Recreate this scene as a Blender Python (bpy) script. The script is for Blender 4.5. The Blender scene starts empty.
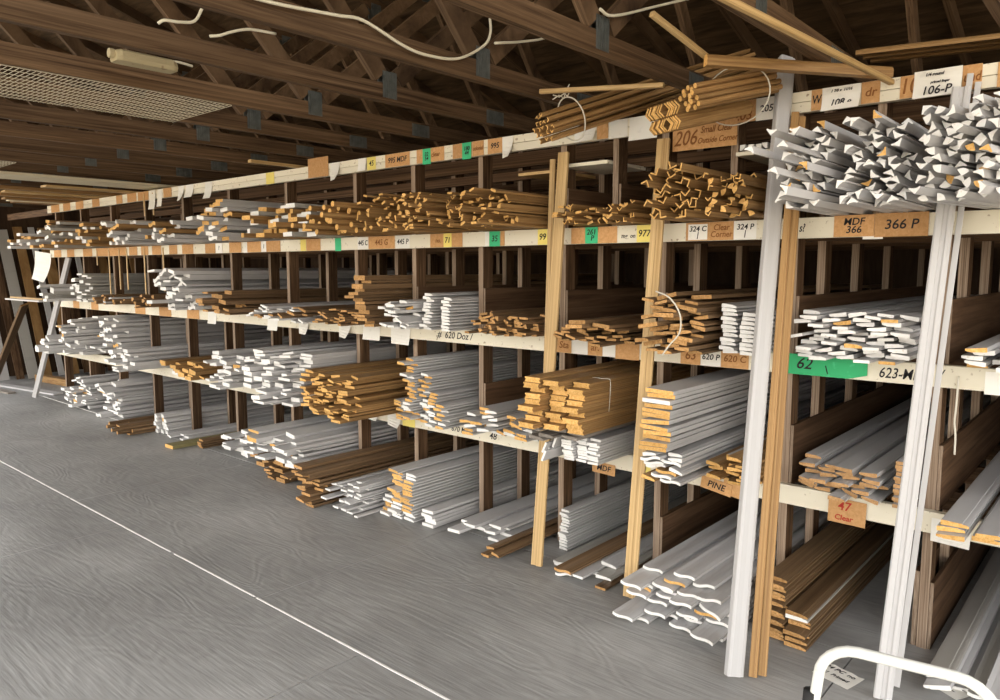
import bpy, math, random
import numpy as np
from mathutils import Vector, Matrix, Euler

rnd = random.Random(7)
SC = bpy.context.scene
COL = SC.collection
R = math.radians

# ------------------------------------------------------------------ camera (eye 1.6 m above the plywood floor)
F_PX = 747.0
PITCH = math.atan(82 / F_PX)
HEAD = math.atan(656 / 751.5)
EYE = 1.6
cam_d = bpy.data.cameras.new('camera')
cam_d.sensor_fit = 'HORIZONTAL'; cam_d.sensor_width = 36.0
cam_d.lens = 36.0 * F_PX / 1000.0
cam_d.clip_start = 0.05; cam_d.clip_end = 200
cam = bpy.data.objects.new('camera', cam_d)
COL.objects.link(cam)
cam.location = (0, 0, EYE)
cam.rotation_euler = (math.pi / 2 - PITCH, 0, HEAD)
SC.camera = cam

# ------------------------------------------------------------------ materials
MATS = {}

def nt_new(name, rough=0.6, spec=0.3):
    m = bpy.data.materials.new(name)
    m.use_nodes = True
    nt = m.node_tree
    b = nt.nodes['Principled BSDF']
    b.inputs['Roughness'].default_value = rough
    b.inputs['Specular IOR Level'].default_value = spec
    MATS[name] = m
    return m, nt, b

def N(nt, kind, **kw):
    n = nt.nodes.new(kind)
    for k, v in kw.items():
        setattr(n, k, v)
    return n

def ramp(nt, stops):
    r = N(nt, 'ShaderNodeValToRGB')
    cr = r.color_ramp
    while len(cr.elements) < len(stops):
        cr.elements.new(0.5)
    for e, (p, c) in zip(cr.elements, stops):
        e.position = p
        e.color = (c[0], c[1], c[2], 1)
    return r

def coords(nt, which, scale, jitter=True):
    """texture coordinates, shifted by a random amount for every object so that no two boards share a grain"""
    tc = N(nt, 'ShaderNodeTexCoord')
    mp = N(nt, 'ShaderNodeMapping')
    mp.inputs['Scale'].default_value = scale
    if jitter:
        oi = N(nt, 'ShaderNodeObjectInfo')
        mul = N(nt, 'ShaderNodeMath', operation='MULTIPLY')
        mul.inputs[1].default_value = 37.0
        nt.links.new(oi.outputs['Random'], mul.inputs[0])
        add = N(nt, 'ShaderNodeVectorMath', operation='ADD')
        nt.links.new(tc.outputs[which], mp.inputs['Vector'])
        nt.links.new(mp.outputs['Vector'], add.inputs[0])
        nt.links.new(mul.outputs[0], add.inputs[1])
        return add.outputs[0]
    nt.links.new(tc.outputs[which], mp.inputs['Vector'])
    return mp.outputs['Vector']

def vary(nt, color_out, lo, hi):
    oi = N(nt, 'ShaderNodeObjectInfo')
    mr = N(nt, 'ShaderNodeMapRange')
    mr.inputs['To Min'].default_value = lo
    mr.inputs['To Max'].default_value = hi
    nt.links.new(oi.outputs['Random'], mr.inputs['Value'])
    hs = N(nt, 'ShaderNodeHueSaturation')
    nt.links.new(mr.outputs['Result'], hs.inputs['Value'])
    nt.links.new(color_out, hs.inputs['Color'])
    return hs.outputs['Color']

def bump(nt, b, h, strength, dist):
    bp = N(nt, 'ShaderNodeBump')
    bp.inputs['Strength'].default_value = strength
    bp.inputs['Distance'].default_value = dist
    nt.links.new(h, bp.inputs['Height'])
    nt.links.new(bp.outputs['Normal'], b.inputs['Normal'])

def wood(name, dark, mid, light, which='Generated', scale=(5, 5, 5), rough=0.7, lo=0.8, hi=1.15, bmp=0.25, spec=0.2):
    m, nt, b = nt_new(name, rough, spec)
    v = coords(nt, which, scale)
    n = N(nt, 'ShaderNodeTexNoise')
    n.inputs['Scale'].default_value = 1.0
    n.inputs['Detail'].default_value = 6.0
    n.inputs['Roughness'].default_value = 0.65
    n.inputs['Distortion'].default_value = 0.6
    nt.links.new(v, n.inputs['Vector'])
    r = ramp(nt, [(0.3, dark), (0.5, mid), (0.72, light)])
    nt.links.new(n.outputs['Fac'], r.inputs['Fac'])
    nt.links.new(vary(nt, r.outputs['Color'], lo, hi), b.inputs['Base Color'])
    bump(nt, b, n.outputs['Fac'], bmp, 0.004)
    return m

def paint(name, col, rough=0.5, lo=0.92, hi=1.05, speck=None, scale=(60, 60, 60), which='Object', spec=0.35, thr=0.62):
    m, nt, b = nt_new(name, rough, spec)
    v = coords(nt, which, scale)
    n = N(nt, 'ShaderNodeTexNoise')
    n.inputs['Scale'].default_value = 1.0
    n.inputs['Detail'].default_value = 4.0
    nt.links.new(v, n.inputs['Vector'])
    s = speck if speck else tuple(c * 0.93 for c in col)
    r = ramp(nt, [(0.0, col), (thr, col), (thr + 0.07, s)])
    nt.links.new(n.outputs['Fac'], r.inputs['Fac'])
    nt.links.new(vary(nt, r.outputs['Color'], lo, hi), b.inputs['Base Color'])
    return m

wood('old_timber', (0.030, 0.016, 0.008), (0.10, 0.055, 0.028), (0.20, 0.125, 0.07), scale=(5, 5, 5), lo=0.7, hi=1.25)
wood('lit_weathered_edge', (0.10, 0.065, 0.04), (0.28, 0.20, 0.14), (0.46, 0.37, 0.28), scale=(7, 5, 4), lo=0.85, hi=1.15)  # weathered grey, made paler still: daylight on the front faces put into their colour
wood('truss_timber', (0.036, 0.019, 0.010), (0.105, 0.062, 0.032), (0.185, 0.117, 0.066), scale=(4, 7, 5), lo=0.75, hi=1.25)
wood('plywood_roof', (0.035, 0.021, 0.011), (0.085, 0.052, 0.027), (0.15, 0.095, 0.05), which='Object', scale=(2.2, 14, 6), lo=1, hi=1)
wood('divider_ply', (0.05, 0.026, 0.013), (0.12, 0.066, 0.035), (0.19, 0.115, 0.065), scale=(4, 3, 9), lo=0.75, hi=1.2)
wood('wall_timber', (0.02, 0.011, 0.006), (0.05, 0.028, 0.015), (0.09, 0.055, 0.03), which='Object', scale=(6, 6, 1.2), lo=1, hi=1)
wood('pine', (0.20, 0.105, 0.038), (0.34, 0.195, 0.075), (0.48, 0.30, 0.13), scale=(4, 1.6, 4), rough=0.55, lo=0.75, hi=1.15, bmp=0.1, spec=0.3)
wood('pine_end', (0.52, 0.27, 0.07), (0.74, 0.43, 0.14), (0.86, 0.57, 0.24), which='Object', scale=(90, 90, 90), rough=0.75, lo=0.8, hi=1.12, bmp=0.1)
wood('aged_pine', (0.10, 0.058, 0.028), (0.19, 0.115, 0.058), (0.29, 0.19, 0.105), scale=(4, 1.6, 4), rough=0.5, lo=0.75, hi=1.2, bmp=0.1, spec=0.35)
wood('aged_end', (0.30, 0.15, 0.05), (0.52, 0.29, 0.11), (0.68, 0.43, 0.20), which='Object', scale=(90, 90, 90), rough=0.75, lo=0.75, hi=1.12, bmp=0.1)
wood('fresh_pine', (0.34, 0.20, 0.075), (0.54, 0.36, 0.155), (0.70, 0.51, 0.27), scale=(5, 1.5, 5), rough=0.5, lo=0.92, hi=1.06, bmp=0.1, spec=0.35)
wood('green_timber', (0.14, 0.125, 0.05), (0.25, 0.22, 0.10), (0.33, 0.29, 0.15), scale=(3, 1.5, 3), lo=1, hi=1)
wood('grey_timber', (0.13, 0.11, 0.09), (0.24, 0.21, 0.18), (0.36, 0.33, 0.29), scale=(5, 2, 5), lo=0.85, hi=1.1)
wood('mdf_end', (0.36, 0.20, 0.085), (0.50, 0.29, 0.13), (0.62, 0.39, 0.19), which='Object', scale=(120, 120, 120), lo=0.85, hi=1.1, bmp=0.05)
wood('cardboard', (0.50, 0.27, 0.11), (0.58, 0.325, 0.14), (0.66, 0.39, 0.19), which='Object', scale=(60, 60, 60), rough=0.85, lo=0.88, hi=1.1, bmp=0.05)
paint('primed', (0.57, 0.56, 0.555), rough=0.42, lo=0.88, hi=1.04, scale=(9, 1.5, 9))
paint('primed_end', (0.86, 0.85, 0.82), rough=0.6, lo=0.92, hi=1.04, speck=(0.74, 0.70, 0.62), scale=(90, 90, 90))
paint('grey_primed', (0.42, 0.405, 0.37), rough=0.45, lo=0.85, hi=1.1, scale=(9, 1.5, 9))
paint('rail_paint', (0.80, 0.745, 0.60), rough=0.6, speck=(0.42, 0.34, 0.24), scale=(40, 40, 40), thr=0.64)
paint('paper', (0.86, 0.84, 0.78), rough=0.8, scale=(30, 30, 30))
paint('yellow_note', (0.86, 0.72, 0.20), rough=0.8)
paint('cream_board', (0.70, 0.63, 0.46), rough=0.6, speck=(0.62, 0.54, 0.38), scale=(6, 6, 6))
paint('green_note', (0.06, 0.52, 0.24), rough=0.8)
paint('green_paint', (0.035, 0.42, 0.16), rough=0.6, speck=(0.06, 0.5, 0.22), scale=(30, 30, 30))
paint('ink', (0.018, 0.016, 0.018), rough=0.7)
paint('brown_ink', (0.24, 0.09, 0.02), rough=0.7)
paint('red_ink', (0.42, 0.035, 0.02), rough=0.7)
paint('string', (0.70, 0.66, 0.56), rough=0.8)
paint('white_cable', (0.72, 0.66, 0.50), rough=0.5)
paint('lamp_paint', (0.46, 0.38, 0.22), rough=0.6, speck=(0.3, 0.22, 0.12), scale=(25, 25, 25))
paint('cart_paint', (0.80, 0.81, 0.76), rough=0.3, speck=(0.7, 0.7, 0.64), scale=(40, 40, 40), spec=0.5)
paint('black_rubber', (0.02, 0.02, 0.02), rough=0.7)
paint('blue_plastic', (0.10, 0.18, 0.34), rough=0.5)
m, nt, b = nt_new('plate_metal', 0.5, 0.5)
v = coords(nt, 'Object', (25, 25, 25))
w_ = N(nt, 'ShaderNodeTexNoise'); w_.inputs['Scale'].default_value = 1.0
nt.links.new(v, w_.inputs['Vector'])
r_ = ramp(nt, [(0.3, (0.10, 0.108, 0.10)), (0.7, (0.15, 0.158, 0.148))])
nt.links.new(w_.outputs['Fac'], r_.inputs['Fac']); nt.links.new(r_.outputs['Color'], b.inputs['Base Color'])
b.inputs['Metallic'].default_value = 0.5
m, nt, b = nt_new('wire_metal', 0.45, 0.5)
b.inputs['Base Color'].default_value = (0.62, 0.56, 0.42, 1); b.inputs['Metallic'].default_value = 0.2

# grey painted plywood of the floor, its raised grain running along the rack
m, nt, b = nt_new('floor_paint', 0.52, 0.35)
v = coords(nt, 'Object', (0.9, 2.4, 1), False)
n1 = N(nt, 'ShaderNodeTexNoise'); n1.inputs['Scale'].default_value = 1.1; n1.inputs['Detail'].default_value = 2.0; n1.inputs['Distortion'].default_value = 0.5
nt.links.new(v, n1.inputs['Vector'])
mul = N(nt, 'ShaderNodeMath', operation='MULTIPLY'); mul.inputs[1].default_value = 95.0
nt.links.new(n1.outputs['Fac'], mul.inputs[0])
sn = N(nt, 'ShaderNodeMath', operation='SINE'); nt.links.new(mul.outputs[0], sn.inputs[0])
v2 = coords(nt, 'Object', (5, 60, 1), False)
n2 = N(nt, 'ShaderNodeTexNoise'); n2.inputs['Scale'].default_value = 1.0; n2.inputs['Detail'].default_value = 5.0
nt.links.new(v2, n2.inputs['Vector'])
v3 = coords(nt, 'Object', (1.0, 1.4, 1), False)
n3 = N(nt, 'ShaderNodeTexNoise'); n3.inputs['Scale'].default_value = 1.0; n3.inputs['Detail'].default_value = 5.0
nt.links.new(v3, n3.inputs['Vector'])
hm = N(nt, 'ShaderNodeMath', operation='MULTIPLY_ADD'); hm.inputs[1].default_value = 0.13
nt.links.new(sn.outputs[0], hm.inputs[0]); nt.links.new(n2.outputs['Fac'], hm.inputs[2])
r_ = ramp(nt, [(0.25, (0.215, 0.213, 0.205)), (0.5, (0.325, 0.322, 0.312)), (0.75, (0.46, 0.457, 0.445))])
mx = N(nt, 'ShaderNodeMath', operation='MULTIPLY_ADD'); mx.inputs[1].default_value = 0.22
nt.links.new(hm.outputs[0], mx.inputs[0])
sb = N(nt, 'ShaderNodeMath', operation='MULTIPLY_ADD'); sb.inputs[1].default_value = 0.9; sb.inputs[2].default_value = -0.06
nt.links.new(n3.outputs['Fac'], sb.inputs[0]); nt.links.new(sb.outputs[0], mx.inputs[2])
nt.links.new(mx.outputs[0], r_.inputs['Fac']); nt.links.new(r_.outputs['Color'], b.inputs['Base Color'])
bump(nt, b, hm.outputs[0], 0.42, 0.006)
m, nt, b = nt_new('yard_gravel', 0.9, 0.1)
v = coords(nt, 'Object', (8, 8, 8), False)
n1 = N(nt, 'ShaderNodeTexNoise'); n1.inputs['Scale'].default_value = 1.0; n1.inputs['Detail'].default_value = 6.0
nt.links.new(v, n1.inputs['Vector'])
r_ = ramp(nt, [(0.3, (0.34, 0.28, 0.20)), (0.7, (0.52, 0.45, 0.34))])
nt.links.new(n1.outputs['Fac'], r_.inputs['Fac']); nt.links.new(r_.outputs['Color'], b.inputs['Base Color'])

# ------------------------------------------------------------------ mesh helpers
def mesh(name, verts, faces, mats, idx=None, smooth=False):
    me = bpy.data.meshes.new(name)
    me.from_pydata([tuple(v) for v in verts], [], faces)
    for k in mats:
        me.materials.append(MATS[k])
    if idx:
        me.polygons.foreach_set('material_index', idx)
    if smooth:
        me.polygons.foreach_set('use_smooth', [True] * len(me.polygons))
    me.update()
    return me

def link(name, me, parent=None, loc=(0, 0, 0), rot=(0, 0, 0)):
    o = bpy.data.objects.new(name, me)
    COL.objects.link(o)
    o.location = loc
    o.rotation_euler = rot
    if parent is not None:
        o.parent = parent
    return o

def tag(o, label, cat, group=None, kind='thing'):
    o['label'] = label
    o['category'] = cat
    if group:
        o['group'] = group
    if kind:
        o['kind'] = kind
    return o

def structure(o):
    o['kind'] = 'structure'
    return o

def empty(name, loc=(0, 0, 0), rot=(0, 0, 0)):
    o = bpy.data.objects.new(name, None)
    o.empty_display_size = 0.1
    COL.objects.link(o)
    o.location = loc
    o.rotation_euler = rot
    return o

BOX_F = [(0, 3, 2, 1), (4, 5, 6, 7), (0, 1, 5, 4), (1, 2, 6, 5), (2, 3, 7, 6), (3, 0, 4, 7)]

def box_vf(lo, hi, bev=0.0):
    x0, y0, z0 = lo
    x1, y1, z1 = hi
    return [(x0, y0, z0), (x1, y0, z0), (x1, y1, z0), (x0, y1, z0), (x0, y0, z1), (x1, y0, z1), (x1, y1, z1), (x0, y1, z1)], list(BOX_F)

def box(name, lo, hi, mat, parent=None):
    v, f = box_vf(lo, hi)
    return link(name, mesh(name, v, f, [mat]), parent)

def join(parts):
    V, Fc = [], []
    for v, f in parts:
        k = len(V)
        V += v
        Fc += [tuple(i + k for i in q) for q in f]
    return V, Fc

def beam_vf(p, q, w, d, up=(0, 0, 1)):
    """a straight timber from p to q: w wide sideways, d deep along up"""
    p, q = Vector(p), Vector(q)
    a = (q - p).normalized()
    s = a.cross(Vector(up)).normalized()
    u = s.cross(a).normalized()
    V = []
    for c in (p, q):
        for i, j in ((-1, -1), (1, -1), (1, 1), (-1, 1)):
            V.append(c + s * (i * w / 2) + u * (j * d / 2))
    F = [(3, 2, 1, 0), (4, 5, 6, 7), (0, 1, 5, 4), (1, 2, 6, 5), (2, 3, 7, 6), (3, 0, 4, 7)]
    return [tuple(v) for v in V], F

def tube_vf(pts, r, n=8, closed=False):
    pts = [Vector(p) for p in pts]
    V, Fc = [], []
    m_ = len(pts)
    prev = None
    for i, p in enumerate(pts):
        if closed:
            t = (pts[(i + 1) % m_] - pts[i - 1]).normalized()
        else:
            t = (pts[min(i + 1, m_ - 1)] - pts[max(i - 1, 0)]).normalized()
        if prev is None:
            ref = Vector((0, 0, 1)) if abs(t.z) < 0.9 else Vector((1, 0, 0))
            s = t.cross(ref).normalized()
        else:
            s = (prev - t * prev.dot(t)).normalized()
        prev = s
        u = t.cross(s)
        for k in range(n):
            a = 2 * math.pi * k / n
            V.append(tuple(p + s * (r * math.cos(a)) + u * (r * math.sin(a))))
    for i in range(m_ if closed else m_ - 1):
        j = (i + 1) % m_
        for k in range(n):
            Fc.append((i * n + k, i * n + (k + 1) % n, j * n + (k + 1) % n, j * n + k))
    if not closed:
        Fc.append(tuple(range(n - 1, -1, -1)))
        Fc.append(tuple((m_ - 1) * n + k for k in range(n)))
    return V, Fc

def smooth_path(pts, n=8):
    """Catmull-Rom through the given points"""
    P = [Vector(p) for p in pts]
    P = [P[0] * 2 - P[1]] + P + [P[-1] * 2 - P[-2]]
    out = []
    for i in range(1, len(P) - 2):
        for k in range(n):
            t = k / n
            out.append(0.5 * ((2 * P[i]) + (P[i + 1] - P[i - 1]) * t + (2 * P[i - 1] - 5 * P[i] + 4 * P[i + 1] - P[i + 2]) * t * t + (3 * P[i] - P[i - 1] - 3 * P[i + 1] + P[i + 2]) * t ** 3))
    out.append(P[-2])
    return out

def text_mesh(body, size, mat, shear=0.15, squeeze=1.0):
    c = bpy.data.curves.new('lettering', 'FONT')
    c.body = body
    c.size = size
    c.shear = shear
    c.align_x = 'CENTER'
    c.align_y = 'CENTER'
    c.extrude = 0.0004
    c.offset = 0.0006
    c.resolution_u = 3
    c.space_line = 0.8
    o = bpy.data.objects.new('lettering_source', c)
    COL.objects.link(o)
    dg = bpy.context.evaluated_depsgraph_get()
    me = bpy.data.meshes.new_from_object(o.evaluated_get(dg))
    bpy.data.objects.remove(o)
    bpy.data.curves.remove(c)
    me.name = 'lettering'
    me.materials.clear()
    me.materials.append(MATS[mat])
    for v in me.vertices:
        v.co.x *= squeeze
    return me

ORD = ['topmost', 'second from top', 'third from top', 'fourth from top', 'fifth from top', 'sixth from top', 'seventh from top', 'eighth from top', 'ninth from top', 'tenth from top',
       'eleventh from top', 'twelfth from top', 'thirteenth from top', 'fourteenth from top', 'fifteenth from top', 'sixteenth from top', 'seventeenth from top', 'eighteenth from top', 'nineteenth from top',
       'twentieth from top', 'twenty-first from top', 'twenty-second from top', 'twenty-third from top', 'twenty-fourth from top', 'twenty-fifth from top', 'twenty-sixth from top', 'twenty-seventh from top']
NTH = ['first', 'second', 'third', 'fourth', 'fifth', 'sixth', 'seventh', 'eighth', 'ninth', 'tenth', 'eleventh', 'twelfth', 'thirteenth', 'fourteenth', 'fifteenth', 'sixteenth', 'seventeenth', 'eighteenth', 'nineteenth', 'twentieth',
       'twenty-first', 'twenty-second', 'twenty-third', 'twenty-fourth']

# ------------------------------------------------------------------ the setting
XL, XR, YB, YF = -12.7, 3.0, 7.4, -2.6
sheets = []
rows = [(-2.6, -0.62, 0.4), (-0.62, 0.61, 1.6), (0.61, 1.846, -0.045), (1.854, 3.196, -0.83), (3.201, 4.42, -0.045), (4.425, 5.64, -0.83), (5.645, 7.4, -0.045)]
for (y0, y1, off) in rows:
    xs = [off - 2.34 * k for k in range(-2, 7)]
    xs = sorted([x for x in xs if XL < x < XR] + [XL, XR])
    for a, c in zip(xs, xs[1:]):
        sheets.append(box_vf((a + 0.0032, y0, -0.02), (c - 0.0032, y1 - 0.003, 0.0)))
sheets.append(box_vf((XL, YF, -0.08), (XR, YB, -0.02)))
V, Fc = join(sheets)
structure(link('floor', mesh('floor', V, Fc, ['floor_paint'])))
def seam(name, segs, y, w, h):
    V, Fc = [], []
    for (a, c) in segs:
        n = max(2, int((c - a) / 0.12))
        k0 = len(V)
        for i in range(n + 1):
            x = a + (c - a) * i / n
            e = w * (0.55 + 0.45 * rnd.random())
            o = 0.003 * (rnd.random() - 0.5)
            V += [(x, y - e / 2 + o, -0.003), (x, y - e / 2 + o, h), (x, y + e / 2 + o, h), (x, y + e / 2 + o, -0.003)]
        for i in range(n):
            p, q = k0 + 4 * i, k0 + 4 * i + 4
            Fc += [(p, q, q + 1, p + 1), (p + 1, q + 1, q + 2, p + 2), (p + 2, q + 2, q + 3, p + 3)]
        Fc += [(k0, k0 + 1, k0 + 2, k0 + 3), (k0 + 4 * n + 3, k0 + 4 * n + 2, k0 + 4 * n + 1, k0 + 4 * n)]
    structure(link(name, mesh(name, V, Fc, ['primed_end'])))
seam('trim_1', [(-9.0, -5.62), (-5.6, -4.1), (-4.05, -3.21), (-3.19, -1.2)], 1.85, 0.0085, 0.003)
seam('trim_2', [(-10.4, -7.75), (-4.35, -3.55), (-2.35, -1.95)], 3.198, 0.012, 0.003)
structure(box('ground', (-40, -40, -0.4), (40, 40, -0.1), 'yard_gravel'))
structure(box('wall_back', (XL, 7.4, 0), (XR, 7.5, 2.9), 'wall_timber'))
structure(box('light_block_wall', (2.4, 3.3, 0), (2.5, 7.4, 3.6), 'wall_timber'))  # unseen wall added to block light, cut short to let front-right light in
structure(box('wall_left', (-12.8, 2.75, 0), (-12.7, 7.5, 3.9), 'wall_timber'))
# roof: plywood over the trusses, ridge along the rack
TY, TZ, RY, SL = 7.5, 2.565, 0.25, 1 / 3.0
RZ = TZ + (TY - RY) * SL
FY = -2.7
def roof_z(y): return TZ + (TY - y) * SL if y >= RY else RZ - (RY - y) * SL
V, Fc = [], []
ys = [TY + 0.3, RY, FY]
for y in ys:
    z = roof_z(y) + 0.045
    for x in (-13.2, 3.2):
        V += [(x, y, z), (x, y, z + 0.016)]
for i in (0, 4):
    Fc += [(i, i + 2, i + 6, i + 4), (i + 1, i + 5, i + 7, i + 3)]
Fc += [(0, 1, 3, 2), (8, 10, 11, 9), (0, 4, 5, 1), (4, 8, 9, 5), (2, 3, 7, 6), (6, 7, 11, 10)]
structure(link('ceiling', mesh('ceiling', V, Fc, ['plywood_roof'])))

# ------------------------------------------------------------------ roof trusses
CH0, CH1 = 2.43, 2.519
N1Y = 2.56
def plate(name, y, z, w, h, parent):
    parts = []
    for sx in (-0.0205, 0.0195):
        parts.append(box_vf((sx, y - w / 2, z - h / 2), (sx + 0.001, y + w / 2, z + h / 2)))
        for k in range(6):      # the pressed ribs of the plate
            yy = y - w / 2 + w * (k + 0.5) / 6
            s = -0.0222 if sx < 0 else 0.0205
            parts.append(box_vf((s, yy - 0.003, z - h / 2 + 0.004), (s + 0.0017, yy + 0.003, z + h / 2 - 0.004)))
    V, Fc = join(parts)
    return link(name, mesh(name, V, Fc, ['plate_metal']), parent)

def truss_parts(root):
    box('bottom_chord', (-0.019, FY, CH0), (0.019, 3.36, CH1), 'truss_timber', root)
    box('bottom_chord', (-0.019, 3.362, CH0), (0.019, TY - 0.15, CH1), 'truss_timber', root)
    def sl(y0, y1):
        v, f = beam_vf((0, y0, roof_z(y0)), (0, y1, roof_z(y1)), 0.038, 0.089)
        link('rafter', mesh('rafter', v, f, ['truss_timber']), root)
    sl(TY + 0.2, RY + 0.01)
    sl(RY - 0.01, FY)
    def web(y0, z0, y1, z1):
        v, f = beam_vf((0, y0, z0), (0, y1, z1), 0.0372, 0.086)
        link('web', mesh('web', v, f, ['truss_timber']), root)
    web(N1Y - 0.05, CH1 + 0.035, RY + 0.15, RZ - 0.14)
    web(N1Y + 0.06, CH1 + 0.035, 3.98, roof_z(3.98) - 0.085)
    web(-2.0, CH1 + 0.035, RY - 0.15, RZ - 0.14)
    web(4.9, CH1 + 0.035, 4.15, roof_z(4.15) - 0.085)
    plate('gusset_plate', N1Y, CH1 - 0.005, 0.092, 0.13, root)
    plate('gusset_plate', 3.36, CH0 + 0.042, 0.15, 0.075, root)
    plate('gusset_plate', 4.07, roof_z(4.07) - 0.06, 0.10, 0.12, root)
TX = [-1.085 - 0.635 * k for k in range(-1, 18)]
TX = [x for x in TX if x > -12.6]
protos = None
for i, x in enumerate(TX):
    if protos is None:
        root = empty('roof_truss', (x, 0, 0))
        truss_parts(root)
        protos = root
    else:
        root = protos.copy(); COL.objects.link(root); root.location = (x, 0, 0)
        for ch in list(protos.children):
            c = ch.copy(); COL.objects.link(c); c.parent = root
    tag(root, 'weathered wooden roof truss, %s counted from the right end of the shed' % NTH[i], 'truss', 'roof trusses above the rack')

# ------------------------------------------------------------------ the rack
PX = [-10.3, -9.5, -8.65, -7.81, -7.0, -6.15, -5.27, -4.39, -3.77, -3.16, -2.53, -1.90, -1.24, -0.636, 0.0, 0.62, 1.24]
ROWS = [3.44, 3.82, 4.37, 5.0, 5.9]
LEV = {'F': 0.0, 'A': 0.605, 'B': 1.212, 'C': 1.82, 'D': 2.365}
rack = empty('moulding_rack', (-4.6, 3.44, 0))
tag(rack, 'long weathered timber rack with white front rails holding lengths of moulding', 'rack')
def rp(name, lo, hi, mats, idx=None):
    """a straight member of the rack, given in world coordinates, with its origin at its base"""
    c = Vector(((lo[0] + hi[0]) / 2, lo[1], lo[2]))
    v, f = box_vf(tuple(Vector(lo) - c), tuple(Vector(hi) - c))
    me = mesh(name, v, f, mats, idx)
    return link(name, me, rack, c - rack.location)
for ri, y in enumerate(ROWS):
    for x in PX:
        mats = ['old_timber', 'lit_weathered_edge']
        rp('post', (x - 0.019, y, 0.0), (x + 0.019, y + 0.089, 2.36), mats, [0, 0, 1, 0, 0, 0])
for x in (-2.19, -1.535, -0.9):       # short posts of the top level
    rp('post', (x - 0.017, 3.44, 1.822), (x + 0.017, 3.529, 2.36), ['old_timber', 'lit_weathered_edge'], [0, 0, 1, 0, 0, 0])
for lv in 'ABC':
    z = LEV[lv]
    rp('front_rail', (-10.45, 3.402, z - 0.089), (1.4, 3.4395, z), ['rail_paint'])
    for y in ROWS[1:]:
        rp('rail', (-10.45, y - 0.0395, z - 0.089), (1.4, y - 0.0005, z), ['old_timber'])
rp('front_rail', (-10.45, 3.402, LEV['D'] - 0.089), (1.4, 3.4395, LEV['D'] - 0.046), ['rail_paint'])
rp('front_rail', (-10.45, 3.402, LEV['D'] - 0.043), (1.4, 3.4395, LEV['D']), ['rail_paint'])
for y in ROWS[1:]:
    rp('rail', (-10.45, y - 0.0395, LEV['D'] - 0.12), (1.4, y - 0.0005, LEV['D'] - 0.031), ['old_timber'])
    rp('rail', (-10.45, y - 0.0395, LEV['D'] - 0.20), (1.4, y - 0.0005, LEV['D'] - 0.145), ['old_timber'])
rp('rail', (-12.2, 3.46, LEV['D'] - 0.10), (-10.47, 3.50, LEV['D'] - 0.02), ['old_timber'])
for lv, xs, h in (('B', PX[8:14], 0.26), ('A', (-3.77, -3.16, -1.24, -0.636, 0.0), 0.27), ('F', (-1.90, -0.636, -0.0), 0.29), ('C', (-2.53, -2.19, -1.90, -0.636), 0.22)):
    for x in xs:
        z = LEV[lv] + 0.002
        rp('divider_board', (x + 0.0205, 3.442, z), (x + 0.034, 6.2, z + h), ['divider_ply', 'lit_weathered_edge'], [0, 0, 1, 0, 0, 0])
rp('divider_board', (-0.676, 3.442, 0.002), (-0.657, 6.2, 0.33), ['divider_ply', 'lit_weathered_edge'], [0, 0, 1, 0, 0, 0])
# thin laths nailed up the face between the third and the second rail at the far end
for px_x, lz in ((-8.98, 1.63), (-8.655, 1.25), (-8.39, 1.37), (-8.2, 1.37), (-7.78, 1.25), (-7.36, 1.37)):
    rp('lath', (px_x - 0.010, 3.3935, lz), (px_x + 0.010, 3.4005, 1.80), ['fresh_pine'])
for px_x in (-7.72, -7.52):
    rp('lath', (px_x - 0.010, 3.3935, 2.12), (px_x + 0.010, 3.4005, 2.34), ['fresh_pine'])
# small half shelf under the 205 S paper
rp('half_shelf', (-1.515, 3.41, 2.118), (-1.262, 3.80, 2.136), ['rail_paint'])
rp('half_shelf', (-2.51, 3.405, 2.150), (-2.22, 3.80, 2.168), ['rail_paint'])
rp('half_shelf', (-2.83, 3.405, 2.130), (-2.56, 3.80, 2.146), ['fresh_pine'])
rp('edge_liner', (-1.18, 3.4402, 1.8202), (-0.66, 3.46, 1.8214), ['blue_plastic'])

# ------------------------------------------------------------------ moulding profiles: outline across the stick, x wide, z thick
def P_rect(w, t, c=0.0015):
    a, h = w / 2, t / 2
    return [(-a + c, -h), (a - c, -h), (a, -h + c), (a, h - c), (a - c, h), (-a + c, h), (-a, h - c), (-a, -h + c)]
def P_casing(w, t):
    a, h = w / 2, t / 2
    return [(-a, -h), (a, -h), (a, -h + t * 0.45), (a * 0.82, h - t * 0.38), (a * 0.55, h - t * 0.30), (a * 0.5, h - t * 0.16), (0, h - t * 0.12), (-a * 0.55, h - t * 0.02), (-a * 0.6, h), (-a * 0.93, h), (-a, h - t * 0.14)]
def P_crown(w, t):
    n, out = 7, []
    top, bot = [], []
    for i in range(n):
        u = -1 + 2 * i / (n - 1)
        y = 0.42 * t * math.sin(u * 2.6)
        top.append((u * w / 2, y + t * 0.42))
        bot.append((u * w / 2, y - t * 0.42))
    return bot + top[::-1]
def P_chevron(leg, t):
    s = leg / math.sqrt(2)
    k = t * math.sqrt(2)
    h = s / 2
    return [(-s, -h), (-s + k * 0.5, -h - k * 0.5), (0, h - k), (s - k * 0.5, -h - k * 0.5), (s, -h), (0, h)]
def P_round(r, n=12):
    return [(r * math.cos(2 * math.pi * i / n), r * math.sin(2 * math.pi * i / n)) for i in range(n)]
def P_quarter(r):
    q = [(0, 0)] + [(r * math.cos(R(a)), r * math.sin(R(a))) for a in range(0, 91, 18)]
    return [(x - r * 0.42, z - r * 0.42) for x, z in q]
def P_cove(r):
    q = [(0, 0), (r, 0), (r, r * 0.16), (r * 0.72, r * 0.26), (r * 0.48, r * 0.48), (r * 0.26, r * 0.72), (r * 0.16, r), (0, r)]
    return [(x - r * 0.38, z - r * 0.38) for x, z in q]
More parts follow.
